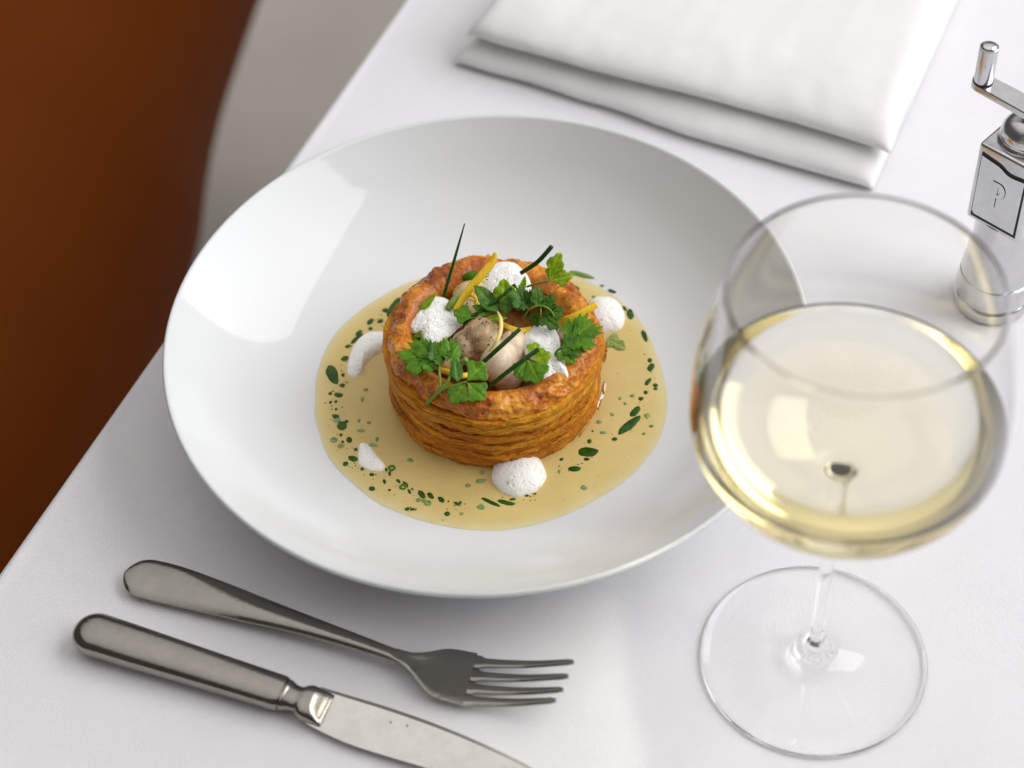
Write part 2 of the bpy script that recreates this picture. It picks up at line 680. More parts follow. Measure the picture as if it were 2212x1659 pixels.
for i in range(59):
    for j in range(4):
        l = (j + 1) % 4
        fs.append((i*4 + j, i*4 + l, (i + 1)*4 + l, (i + 1)*4 + j))
fs += [(0, 1, 2, 3), (236, 237, 238, 239)]
mesh("base", vs, fs, DARKWOOD, bench, smooth=False)
ground_empty(bench, (-.45, .35, FZ))

# ------------------------------------------------------------------ bowl plate
PIN = [(0, .0060), (.03, .0060), (.060, .0061), (.073, .0065), (.083, .0080), (.093, .0108), (.103, .0155), (.113, .0220), (.122, .0295), (.130, .0375), (.1355, .0435), (.1375, .0458)]


def plate_z(r):
    for (a, za), (b, zb) in zip(PIN, PIN[1:]):
        if a <= r <= b:
            return za + (zb - za)*(r - a)/(b - a)
    return PIN[-1][1]


inner = [(max(p.x, 0), p.y) for p in spline(PIN, 60)]
inner[0] = (0, .0060)
rim = [(.1382, .0464), (.1391, .0467), (.1398, .0463), (.1401, .0455), (.1397, .0442)]
outer = spline([(.1375, .0410), (.130, .0320), (.120, .0215), (.108, .0120), (.095, .0052), (.082, .0026), (.072, .0018)], 26)
foot = [(.0705, .0004), (.0690, .0001), (.0670, .0001), (.0655, .0006), (.0645, .0022), (.03, .0026), (0, .0026)]
prof = inner + rim + [(p.x, p.y) for p in outer] + foot
vs, fs = lathe(prof, 200)
tag(mesh("plate", vs, fs, PORCELAIN), "large round white porcelain bowl plate holding the pastry and sauce", "plate")

# ------------------------------------------------------------------ sauce
SZ = .0078
so = [(681, 864), (684, 815), (700, 765), (728, 718), (770, 678), (818, 645), (880, 612), (960, 590), (1060, 580), (1160, 583), (1230, 592), (1290, 620), (1345, 655), (1390, 705), (1420, 770), (1437, 830), (1441, 890), (1425, 950), (1392, 1000), (1345, 1045), (1280, 1085), (1200, 1122), (1100, 1146), (1014, 1146), (934, 1132), (854, 1106), (806, 1081), (758, 1042), (723, 1007), (702, 974), (688, 930), (680, 900)]
outl = [at(x, y, SZ - .0010) for x, y in so]
O = spline([tuple(p) for p in outl], 220, True)
c = Vector((0, -.004, 0))
vs, fs = [Vector((0, -.004, SZ))], []
thin = [0.0]
TT = [.15, .3, .45, .6, .7, .8, .87, .92, .95, .97, .985, .995, 1.0]
for t in TT:
    for p in O:
        q = c.lerp(Vector((p.x, p.y, 0)), t)
        d = (1 - t)*.077
        e = min(1, d/.006)
        thin.append(max(0, 1 - d/.007)**2)
        zf = plate_z(q.length)
        zt = max(zf + .0005, SZ)
        z = (zf - .00003) + (zt - zf + .00003)*(1 - (1 - e)**2)
        vs.append(Vector((q.x, q.y, z + .00006*fbm(q, 120, 2)*e)))
n = 220
for i in range(n):
    j = (i + 1) % n
    fs.append((0, 1 + i, 1 + j))
    for k in range(len(TT) - 1):
        a = 1 + k*n
        fs.append((a + i, a + n + i, a + n + j, a + j))
top0 = 1 + (len(TT) - 1)*n
dup0 = len(vs)
vs += [v.copy() for v in vs[top0:top0 + n]]
base = len(vs)
for p in O:
    q = c.lerp(Vector((p.x, p.y, 0)), .98)
    vs.append(Vector((q.x, q.y, plate_z(q.length) - .0004)))
vs.append(Vector((0, 0, .0057)))
for i in range(n):
    j = (i + 1) % n
    fs.append((dup0 + i, base + i, base + j, dup0 + j))
    fs.append((base + i, len(vs) - 1, base + j))
sauce = mesh("sauce", vs, fs, SAUCE)
at_ = sauce.data.attributes.new("thin", 'FLOAT', 'POINT')
for i_, v_ in enumerate(thin):
    at_.data[i_].value = v_
tag(sauce, "pool of creamy yellow sauce with green herb oil drops around the pastry", "sauce")


def drop(c, rx, ry, ang, mat, name, h=.00042, wob=.2):
    """flattened lens floating on the sauce"""
    vs, fs = [], []
    n, K = 18, 4
    ca, sa = math.cos(ang), math.sin(ang)
    sd = random.random()*50
    for k in range(K + 1):
        t = math.sin(k/K*math.pi/2)
        for i in range(n):
            a = 2*math.pi*i/n
            w = 1 + wob*noise.noise(Vector((math.cos(a)*1.3 + sd, math.sin(a)*1.3, sd)))
            x, y = rx*t*w*math.cos(a), ry*t*w*math.sin(a)
            vs.append((c.x + x*ca - y*sa, c.y + x*sa + y*ca, c.z + h*max(0, 1 - t**4) - .0001))
    for k in range(K):
        for i in range(n):
            j = (i + 1) % n
            fs.append((k*n + i, k*n + n + i, k*n + n + j, k*n + j))
    fs.append(tuple(range(n)))
    fs.append(tuple(K*n + i for i in range(n)))
    return mesh(name, vs, fs, mat, sauce)


def dropA(X, Y, w, hh, ang=0, g=gA, mat=None, name="oil_drop", **kw):
    """an ellipse read in the photo laid down on the sauce: half widths w, h in crop units"""
    zs = SZ + .0001
    c = g(X, Y, zs)
    ca, sa = math.cos(R(ang)), math.sin(R(ang))
    p1 = g(X + w*ca, Y + w*sa, zs) - c
    p2 = g(X - hh*sa, Y + hh*ca, zs) - c
    a = math.atan2(p1.y, p1.x)
    return drop(Vector((c.x, c.y, zs)), p1.length, p2.length, a, mat or OIL, name, **kw)


DA = [(525, 615, 68, 30, -62), (470, 632, 20, 14, -30), (378, 700, 24, 15, -50), (438, 697, 20, 13, -30), (380, 742, 14, 10, 0), (310, 768, 24, 12, -45),
      (300, 800, 48, 13, -42), (245, 848, 17, 11, -30), (225, 922, 24, 15, -30), (150, 1017, 62, 34, 72), (215, 1020, 12, 12, 0), (210, 1083, 18, 12, 0),
      (138, 1132, 12, 10, 0), (188, 1140, 28, 15, 12), (140, 1184, 10, 9, 0), (172, 1180, 10, 9, 0), (172, 1225, 8, 8, 0), (172, 1270, 20, 15, 20),
      (208, 1325, 29, 28, 0), (202, 1380, 10, 10, 0), (252, 1410, 20, 16, 70), (213, 1422, 9, 9, 0), (292, 1468, 12, 10, 0), (275, 1522, 28, 17, 22), (230, 1553, 18, 12, -30),
      (1595, 503, 38, 22, 12), (1938, 655, 34, 20, 80), (1830, 516, 28, 8, 20), (2025, 785, 36, 14, 70), (2056, 932, 14, 14, 0), (2062, 975, 28, 18, -65),
      (2045, 1062, 26, 13, -55), (2090, 1082, 16, 12, 0), (2090, 1103, 14, 8, 0), (2032, 1125, 14, 12, 0), (2003, 1163, 15, 13, -40), (1968, 1240, 42, 20, -48),
      (1935, 1320, 88, 24, -38), (1845, 1405, 18, 11, -10), (1693, 1418, 14, 14, 0), (1685, 1483, 62, 29, 0), (1678, 1525, 18, 10, 0), (1603, 1584, 40, 16, 0), (1525, 1527, 12, 9, 0),
      (1712, 1357, 6, 6, 0), (1905, 620, 18, 8, 50), (235, 1300, 14, 10, 0)]
for d in DA:
    dropA(*d)
DL = [(1650, 418, 80, 13, 17), (1770, 483, 12, 7, 0), (1718, 550, 10, 7, 0), (2065, 1327, 14, 8, -15), (2020, 1373, 12, 7, -15), (1590, 410, 20, 14, 10)]
for d in DL:
    dropA(*d, mat=OILLIGHT)
DB = [(378, 627, 26, 16, 20), (335, 655, 16, 12, -10), (430, 685, 12, 10, 0), (483, 718, 15, 10, 5), (565, 690, 12, 7, 70), (585, 712, 14, 8, 80), (555, 757, 14, 9, 70), (635, 755, 15, 9, 60),
      (675, 775, 22, 12, 55), (697, 815, 17, 8, 65), (713, 800, 7, 6, 0), (767, 830, 28, 16, 55), (817, 838, 24, 14, 50), (878, 860, 22, 14, 45), (970, 884, 22, 9, 25), (988, 876, 9, 7, 0), (485, 797, 18, 13, 10),
      (685, 912, 14, 9, -20), (715, 915, 14, 7, 0), (912, 940, 17, 14, 20), (1155, 873, 60, 12, 24), (1245, 876, 54, 13, 13), (1285, 858, 20, 7, -5), (1365, 838, 12, 6, -10), (1412, 828, 8, 5, -10), (920, 870, 6, 5, 0), (584, 806, 9, 7, 0)]
for d in DB:
    dropA(*d, g=gB)
SK = [(450, 235, 14, 9, 0), (430, 290, 9, 16, 0), (410, 410, 10, 12, 0), (465, 422, 13, 9, 0), (420, 468, 26, 9, 0), (490, 550, 24, 11, 10), (512, 515, 9, 16, 0), (700, 637, 22, 12, 15), (1110, 708, 16, 12, 0), (1103, 755, 30, 12, -5),
      (1690, 792, 20, 14, 0), (1775, 420, 16, 12, 0), (1850, 375, 14, 9, 0), (1965, 270, 16, 9, 0), (1895, 285, 10, 10, 0), (1030, 780, 16, 12, 0), (2050, 383, 18, 16, 0), (1105, 903, 22, 17, 20), (285, 410, 20, 18, 0), (1800, 480, 24, 8, 0), (780, 865, 14, 12, 0), (995, 940, 14, 9, 0),
      (1925, 315, 12, 8, 0), (1550, 700, 8, 12, 0)]
for d in SK:
    dropA(*d, g=gB, mat=SUNK, name="chive_piece", h=.00035, wob=.4)


def ring(c, r, rt, mat):
    vs, fs = [], []
    n, k = 16, 6
    for i in range(n):
        a = 2*math.pi*i/n
        for j in range(k):
            b = 2*math.pi*j/k
            q = r + rt*math.cos(b)
            vs.append((c.x + q*math.cos(a), c.y + q*math.sin(a)*.9, c.z + rt*math.sin(b)))
    for i in range(n):
        for j in range(k):
            i2, j2 = (i + 1) % n, (j + 1) % k
            fs.append((i*k + j, i2*k + j, i2*k + j2, i*k + j2))
    return mesh("chive_ring", vs, fs, mat, sauce)


for X, Y, rr_ in ((597, 680, 16), (803, 880, 14), (662, 788, 16), (268, 520, 14), (305, 556, 11), (750, 862, 9)):
    ring(gB(X, Y, SZ + .0002), rr_*.42948/1.1302*.00021, .0005, LEAF if X in (597, 662) else SUNK)


def flakes(name, pts, mat, parent, smin, smax):
    vs, fs = [], []
    for p, nrm in pts:
        s = random.uniform(smin, smax)
        b = len(vs)
        for k in range(5):
            a = 2*math.pi*k/5 + random.random()
            vs.append(p + Vector((math.cos(a)*s*random.uniform(.6, 1.2), math.sin(a)*s*random.uniform(.6, 1.2), random.uniform(-.1, .4)*s)))
        vs.append(p + nrm*s*.6)
        for k in range(5):
            fs.append((b + k, b + (k + 1) % 5, b + 5))
    o = mesh(name, vs, fs, mat, parent, fix=False)
    o["kind"] = "stuff"
    return o


sv, sf = [], []
rs = random.Random(4)
for i in range(230):                                     # fine spray of oil between the drops
    dd = rs.choice(DA + DB[:0]) if i % 3 else None
    if dd:
        q_ = gA(dd[0] + rs.gauss(0, 26), dd[1] + rs.gauss(0, 26), SZ)
    else:
        dd = rs.choice(DB)
        q_ = gB(dd[0] + rs.gauss(0, 26), dd[1] + rs.gauss(0, 20), SZ)
    if (q_ - Vector((0, -.004, SZ))).length > .0745:
        continue
    s_ = rs.choice((.00012, .00016, .0002, .0003, .0004))
    b_ = len(sv)
    for k in range(7):
        a_ = 2*math.pi*k/7
        sv.append(Vector((q_.x + s_*math.cos(a_), q_.y + s_*math.sin(a_)*rs.uniform(.8, 1.2), SZ + .00002)))
    sv.append(Vector((q_.x, q_.y, SZ + .00014)))
    for k in range(7):
        sf.append((b_ + k, b_ + (k + 1) % 7, b_ + 7))
o_ = mesh("oil_specks", sv, sf, OIL, sauce, fix=False)
o_["kind"] = "stuff"
pp = []
for i in range(150):
    a, q = random.random()*6.283, random.uniform(.05, .075)
    pp.append((Vector((q*math.cos(a), q*math.sin(a) - .004, SZ + .0001)), Vector((0, 0, 1))))
flakes("pepper_specks", pp, PEPPER, sauce, .00012, .0003)

# ------------------------------------------------------------------ pastry case
PC = Vector((.0028, -.0005, 0))


def tilt(x):
    return -.055*x


vol = thing("pastry_case", "round golden puff pastry case filled with pale pieces and herbs on the plate", "pastry")


def layer(name, prof, mat, seed, amp, zamp, sc, closed, n=260, sub=64, tiltw=1.0, wav=.0015, crinkle=0, strata=0):
    P = [(p.x, p.y) for p in spline(prof, sub, closed)]

    def fn(p, a):
        ca, sa = math.cos(a), math.sin(a)
        s1 = fbm((ca*1.4 + seed, sa*1.4, p.z*25), 1.0, 3)
        big = fbm((p.x + seed, p.y, p.z*.6), 55, 2)
        f = fbm((p.x + seed*.37, p.y, p.z*2.2), sc, 5)
        if crinkle:
            q = Vector((p.x*1.0 + .004*f, p.y + .004*big, p.z))
            f -= crinkle*(abs(noise.noise(q*125 + Vector((seed, 0, 0)))) + .65*abs(noise.noise(q*290)))
        if strata:
            f += strata*(noise.noise(Vector((ca*4.5 + seed, sa*4.5, p.z*620))) + .6*noise.noise(Vector((ca*9, sa*9 + seed, p.z*1300))))
        rr = 1 + (amp*f + amp*.9*big + .0011*s1)/math.hypot(p.x, p.y)
        w = min(1, max(0, (p.z - .008)/.03))
        if crinkle:
            k_ = min(1, max(0, (.0440 - math.hypot(p.x, p.y))/.0085))
            rr -= k_*(.0008 + .0040*max(0, sa)**1.3 + .0014*max(0, -sa) + .0010*max(0, ca))/math.hypot(p.x, p.y)
        z = p.z + zamp*(fbm((p.x, p.y + seed, p.z), sc*.8, 4) + (f if crinkle else 0)) + wav*noise.noise(Vector((ca*1.8 + seed, sa*1.8, seed*1.7)))*w + tilt(p.x)*w*tiltw
        return Vector((p.x*rr, p.y*rr, z))
    vs, fs = lathe(P, n, PC, closed, fn)
    return mesh(name, vs, fs, mat, vol)


# glazed crown: rounded ring with a wrinkled top
layer("glazed_crown", [(.0340, .026), (.0345, .037), (.0358, .0440), (.0388, .0480), (.0422, .0484), (.0452, .0458), (.0464, .0420), (.0458, .0392), (.0430, .0385), (.038, .034)], GLAZED, 3.1, .0013, .0010, 80, True, 520, 100, crinkle=1.35)


def env(z):
    """half width of the side against height: three puffed tiers with pinched joints"""
    E_ = [(.0064, .0452), (.0090, .0466), (.0140, .0477), (.0190, .0474), (.0225, .0462), (.0240, .0450), (.0255, .0462), (.0285, .0474), (.0312, .0466), (.0326, .0446), (.0340, .0468), (.0365, .0487), (.0390, .0480), (.0405, .0462)]
    for (a, ra), (b, rb) in zip(E_, E_[1:]):
        if a <= z <= b:
            return ra + (rb - ra)*(z - a)/(b - a)
    return .046


rl = random.Random(12)
cuts = [.0064, .0098, .0125, .0160, .0185, .0212, .0238, .0262, .0296, .0322, .0340, .0372, .0403]
for k in range(len(cuts) - 1):
    z0, hh = cuts[k], cuts[k + 1] - cuts[k]
    zm = z0 + hh/2
    r_ = env(zm) + rl.uniform(-.0005, .0005)
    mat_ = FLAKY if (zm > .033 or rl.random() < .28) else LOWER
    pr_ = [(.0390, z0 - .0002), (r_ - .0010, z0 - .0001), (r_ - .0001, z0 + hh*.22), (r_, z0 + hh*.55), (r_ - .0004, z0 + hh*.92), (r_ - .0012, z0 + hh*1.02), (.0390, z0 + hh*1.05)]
    sd = rl.random()*40

    def fn(p, a, sd=sd, zm=zm, r_=r_):
        ca, sa = math.cos(a), math.sin(a)
        tier = noise.noise(Vector((ca*2.2 + int(zm*120), sa*2.2, 3.3)))*.0012
        own = noise.noise(Vector((ca*5 + sd, sa*5, sd)))*.0011 + noise.noise(Vector((ca*17 + sd, sa*17, sd + p.z*300)))*.00055 + noise.noise(Vector((ca*46 + sd, sa*46, sd + p.z*900)))*.00030
        edge = max(0, min(1, (math.hypot(p.x, p.y) - .040)/.005))
        rr = 1 + (tier + own)*edge/r_
        w = min(1, max(0, (p.z - .008)/.03))
        wave = (noise.noise(Vector((ca*1.5, sa*1.5, zm*26)))*.0020 + noise.noise(Vector((ca*4, sa*4, zm*40)))*.0008)*w
        fl = noise.noise(Vector((ca*7 + sd, sa*7, 7)))*.0008 + noise.noise(Vector((ca*14 + sd, sa*14, 7)))*.00035 + noise.noise(Vector((ca*38 + sd, sa*38, 9)))*.00018
        return Vector((p.x*rr, p.y*rr, p.z + wave + fl*edge + tilt(p.x)*w))
    vs, fs = lathe([(q.x, q.y) for q in spline(pr_, 20)], 420, PC, False, fn)
    mesh("pastry_layer", vs, fs, mat_, vol)
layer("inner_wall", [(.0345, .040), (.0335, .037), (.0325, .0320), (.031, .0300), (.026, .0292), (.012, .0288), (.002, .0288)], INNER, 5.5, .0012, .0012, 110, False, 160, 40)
for k in range(30):                                      # loose flakes standing off the side
    a = R(random.choice((-150, -130, -110, -95, -75, -55, -35, -15)) + random.uniform(-8, 8))
    z = random.choice((.0125, .0185, .0262, .0322, .0372, .0392))
    r = env(z) + .0006
    vs, fs = [], []
    L = random.uniform(.10, .22)
    for i in range(9):
        b = a + (i/8 - .5)*L
        rr = r + .0006*random.random()
        hh = .0016*math.sin(math.pi*i/8)*random.uniform(.6, 1.2)
        for (dr, dz) in ((0, 0), (.0005, hh), (.0002, hh*1.0 + .0002), (-.0004, .0001)):
            x = (rr + dr)*math.cos(b)
            vs.append(Vector((x, (rr + dr)*math.sin(b), z + dz + tilt(x)*.7)) + PC)
    for i in range(8):
        for j in range(4):
            l = (j + 1) % 4
            fs.append((i*4 + j, i*4 + l, (i + 1)*4 + l, (i + 1)*4 + j))
    fs += [(0, 1, 2, 3), (32, 33, 34, 35)]
    mesh("pastry_flake", vs, fs, FLAKY, vol)
ground_empty(vol, PC + Vector((0, 0, .0064)))

# ------------------------------------------------------------------ filling


def pepper_on(o, n, seed, smin=.00014, smax=.00062, bias=None):
    rnd = random.Random(seed)
    me = o.data
    cand = [p for p in me.polygons if p.normal.z > .25 and p.normal.dot((CAM - p.center).normalized()) > .15 and (bias is None or bias(p.center))]
    pts = []
    for i in range(n):
        p = rnd.choice(cand)
        for _ in range(6):
            if noise.noise(Vector(p.center)*230 + Vector((seed, 0, 0))) > .05:
                break
            p = rnd.choice(cand)
        pts.append((Vector(p.center) + Vector((rnd.uniform(-1, 1), rnd.uniform(-1, 1), 0))*.0003, Vector(p.normal)))
    return flakes("pepper_specks", pts, PEPPER, o, smin, smax)


def piece(label, parts, mat, pep=0, seed=0, bias=None, lobes_mat=None):
    """one rounded morsel: merged lobes in a single mesh"""
    vs, fs = [], []
    for (c, rad, rot) in parts:
        v, f = blob(c, rad, rot, .17, 70, 4, seed)
        b = len(vs)
        vs += v
        fs += [tuple(i + b for i in q) for q in f]
    o = mesh("filling_piece", vs, fs, mat)
    md = o.modifiers.new("r", 'REMESH')
    md.mode = 'VOXEL'
    md.voxel_size = .0006
    sm = o.modifiers.new("s", 'SMOOTH')
    sm.iterations = 4
    dg = bpy.context.evaluated_depsgraph_get()
    me = bpy.data.meshes.new_from_object(o.evaluated_get(dg))
    o.modifiers.clear()
    o.data = me
    me.shade_smooth()
    tag(o, label, "morsel", "pale morsels inside the pastry case")
    if pep:
        pepper_on(o, pep, seed + 5, bias=bias)
    return o


piece("brown peppered morsel at the centre of the pastry case", [(gA(1050, 800, .0455), (.0088, .0092, .0095), (0, 0, .4)), (gA(955, 850, .0430), (.0070, .0078, .0078), (0, 0, .3)), (gA(1045, 880, .0420), (.0070, .0060, .0070), (0, 0, 0))], BROWNED, 150, 2)
piece("smooth pale pink morsel at the front between two chives", [(gA(1150, 950, .0400), (.0088, .0098, .0105), (0, 0, .2)), (gA(1240, 850, .0415), (.0068, .0086, .0080), (0, 0, -.3)), (gA(1200, 1020, .0345), (.0080, .0068, .0092), (0, 0, 0))], FLESH, 14, 7)
piece("buttery peppered morsel behind the zest at the rear left", [(gA(975, 540, 0.0440), (.0085, .0062, .0065), (0, 0, .5)), (gA(1060, 480, 0.0430), (.0065, .0060, .0062), (0, 0, .2))], BUTTERY, 70, 13)
piece("small yellow morsel under the green leaves left of centre", [(gA(975, 640, 0.0430), (.0062, .0055, .0060), (0, 0, .2))], BUTTERY, 22, 17)
piece("small white morsel between the foam and the right leaf", [(gA(1545, 775, 0.0440), (.0045, .0062, .0058), (0, 0, .3))], FLESH, 2, 23)
piece("small buttery morsel showing below the curly leaf at front left", [(gA(830, 930, 0.0400), (.0080, .0060, .0060), (0, 0, -.5))], BUTTERY, 12, 29)

# ------------------------------------------------------------------ foam


def foam(label, outline, h, power=.5, rough=.0005, holes=40, group="foam dollops", seed=0, big=None):
    rnd = random.Random(seed)
    vs, fs = dome(outline, h*.85, power, 190, 46, rough, 190, .001)
    cen = sum((Vector(v) for v in vs), Vector())/len(vs)
    nv_ = 1 + 46*190
    for i_ in range(nv_):
        v = vs[i_]
        d1 = noise.voronoi(v*780 + Vector((seed, 0, 0)))[0][0]
        d2 = noise.voronoi(v*330 + Vector((0, seed, 0)))[0][0]
        big_ = noise.noise(v*240 + Vector((seed, 1, 2)))
        pit = .00034*max(0, 1 - d1/.40) + (.00070*max(0, 1 - d2/.28) if big_ > -.05 else 0)
        out = (v - cen)
        out.z = abs(out.z) + .004
        vs[i_] = v - out.normalized()*pit
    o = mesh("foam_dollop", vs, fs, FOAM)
    tag(o, label, "foam", group)
    cand = [p for p in o.data.polygons if p.normal.z > .1]
    bv, bf = [], []
    for i in range(4 if big else 0):                               # open bubbles: small dark dimples sunk in the skin
        p = rnd.choice(cand)
        s = rnd.choice((.0002, .00024, .00028, .00032, .0004, .0006))
        if big and i < big:
            s = rnd.uniform(.0006, .0010)
        nrm = Vector(p.normal)
        t = nrm.orthogonal().normalized()
        b2 = nrm.cross(t)
        b = len(bv)
        q = Vector(p.center) + nrm*.00005
        for k in range(8):
            a = 2*math.pi*k/8
            bv.append(q + (t*math.cos(a) + b2*math.sin(a))*s)
        bv.append(q + nrm*s*.10)
        for k in range(8):
            bf.append((b + k, b + (k + 1) % 8, b + 8))
    if big:
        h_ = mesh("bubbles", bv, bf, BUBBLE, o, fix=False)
        h_["kind"] = "stuff"
    return o


def F(pts, g, z):
    return [g(*p[:2], p[2] if len(p) > 2 else z) for p in pts]


foam("white foam on the left inner edge of the pastry case", F([(606, 728), (650, 655), (690, 580), (775, 550), (850, 575), (880, 640), (935, 710), (900, 750), (850, 795), (770, 835), (700, 835), (672, 785), (628, 765)], gA, .045), .0052, .6, .0005, 150, "foam inside the pastry case", 1)
foam("white foam at the rear of the pastry case under the zest", F([(1040, 470), (1070, 395), (1140, 350), (1230, 348), (1290, 385), (1335, 450), (1340, 530), (1270, 560), (1180, 555), (1090, 545)], gA, .046), .0048, .6, .0004, 60, "foam inside the pastry case", 2)
foam("white foam spilling over the front right of the pastry rim", F([(1290, 800, .046), (1330, 755, .046), (1400, 712, .046), (1470, 730, .047), (1510, 790, .047), (1520, 860, .048), (1550, 950, .047), (1565, 1035, .0465), (1500, 1050, .045), (1450, 1078, .0445), (1400, 1050, .045), (1390, 960, .045), (1310, 900, .044)], gA, .046), .0046, .6, .0005, 150, "foam inside the pastry case", 3)
SF = SZ - .0004
foam("white foam dollop on the sauce behind the pastry at right", F([(1690, 600), (1740, 568), (1830, 572), (1890, 625), (1908, 690), (1880, 750), (1810, 772), (1740, 770), (1680, 720)], gA, SF), .0080, .55, .0003, 20, "foam on the sauce", 4)
foam("long curved foam dollop on the sauce left of the pastry", F([(480, 775), (430, 765), (360, 775), (300, 820), (265, 880), (245, 950), (240, 1010), (275, 1038), (320, 1025), (345, 970), (390, 920), (450, 880), (495, 830)], gA, SF), .0052, .55, .0003, 60, "foam on the sauce", 5)
foam("small triangular foam dollop on the sauce at front left", F([(320, 1435), (350, 1432), (385, 1460), (420, 1510), (465, 1560), (470, 1590), (430, 1603), (370, 1595), (315, 1570), (305, 1520), (308, 1470)], gA, SF), .0036, .55, .0002, 75, "foam on the sauce", 6)
foam("round foam dollop on the sauce in front of the pastry", F([(1270, 595), (1330, 590), (1395, 595), (1440, 640), (1470, 700), (1475, 745), (1440, 800), (1380, 835), (1300, 850), (1230, 825), (1175, 770), (1165, 720), (1185, 660), (1215, 620)], gB, SF), .0090, .55, .0003, 170, "foam on the sauce", 7, 4)
# thin line of froth along the pastry foot
pts = [gB(*p, SZ + .0002) for p in ((1810, 200), (1795, 260), (1760, 330), (1715, 390), (1650, 435), (1590, 490), (1540, 520))]
v, f = tube(pts, [.0003, .0008, .0009, .0008, .0011, .0007, .0003], 8, 30, .6)
tag(mesh("froth_line", v, f, FOAM), "thin line of white froth along the right foot of the pastry", "froth")

# ------------------------------------------------------------------ chives and zest


def chive(label, pts, rads):
    v, f = tube(pts, rads, 10, 24)
    o = mesh("chive", v, f, CHIVE)
    sharp(o, 50)
    return tag(o, label, "chive", "chive sticks standing in the pastry case")


chive("long thin chive stick pointing up at the rear left", [gA(818, 552, .046), gA(880, 340, .0585), gA(945, 112, .071)], [.00078, .0007, .00028])
chive("short thick curved chive stick leaning out over the rear foam", [gA(1283, 410, .052), gA(1385, 340, .0585), gA(1467, 250, .066)], [.0010, .00105, .00105])
chive("long chive stick lying across the leaves in the middle", [gA(930, 710, .049), gA(1090, 605, .0555), gA(1250, 482, .060)], [.0009, .0010, .0010])
chive("chive stick resting across the pale front morsel", [gA(1030, 968, .049), gA(1155, 855, .0565), gA(1277, 745, .0610)], [.0009, .0010, .0009])
chive("front chive stick over the flat leaf and right foam", [gA(1100, 1082, .0475), gA(1245, 970, .0550), gA(1388, 866, .0600)], [.0009, .0010, .0010])


def zest(label, pts, w, mat=None, flat=.38):
    v, f = tube(pts, w, 8, 26, flat, Vector((.1, -.55, .8)))
    o = mesh("lemon_zest", v, f, mat or ZEST)
    return tag(o, label, "lemon zest", "strips of lemon zest on the pastry")


zest("long yellow lemon zest strip leaning up at the rear", [gA(885, 635, .050), gA(960, 525, .0545), gA(1060, 405, .060), gA(1110, 345, .0625), gA(1130, 285, .066)], [.0012, .0017, .0018, .0017, .0007])
zest("broad yellow lemon zest strip poking out over the right rim", [gA(1510, 705, .049), gA(1570, 690, .0525), (gA(1640, 655, .055)), gA(1738, 597, .0575)], [.0021, .0020, .0019, .0013])
zest("thin pale zest thread hanging over the peppered morsel", [gA(1142, 640, .056), gA(1162, 690, .0555), gA(1160, 760, .0545), gA(1135, 820, .053), gA(1093, 880, .049)], [.0003, .0009, .0009, .0008, .0005], ZESTPALE, .6)
zest("curved yellow zest strip behind the front morsel", [gA(1172, 712, .049), gA(1215, 738, .049), gA(1280, 755, .048), gA(1345, 742, .047)], [.0009, .0012, .0012, .0010])
zest("small yellow zest loop under the long strip", [gA(930, 560, .049), gA(975, 540, .0505), gA(1010, 560, .0500), gA(1020, 600, .0485)], [.0008, .0009, .0009, .0009])
zest("flat tan zest strip under the front left sprig", [gA(790, 988, .0445), gA(850, 1005, .046), gA(935, 1025, .0455), gA(990, 1010, .044)], [.0011, .0013, .0013, .0010])

# ------------------------------------------------------------------ parsley


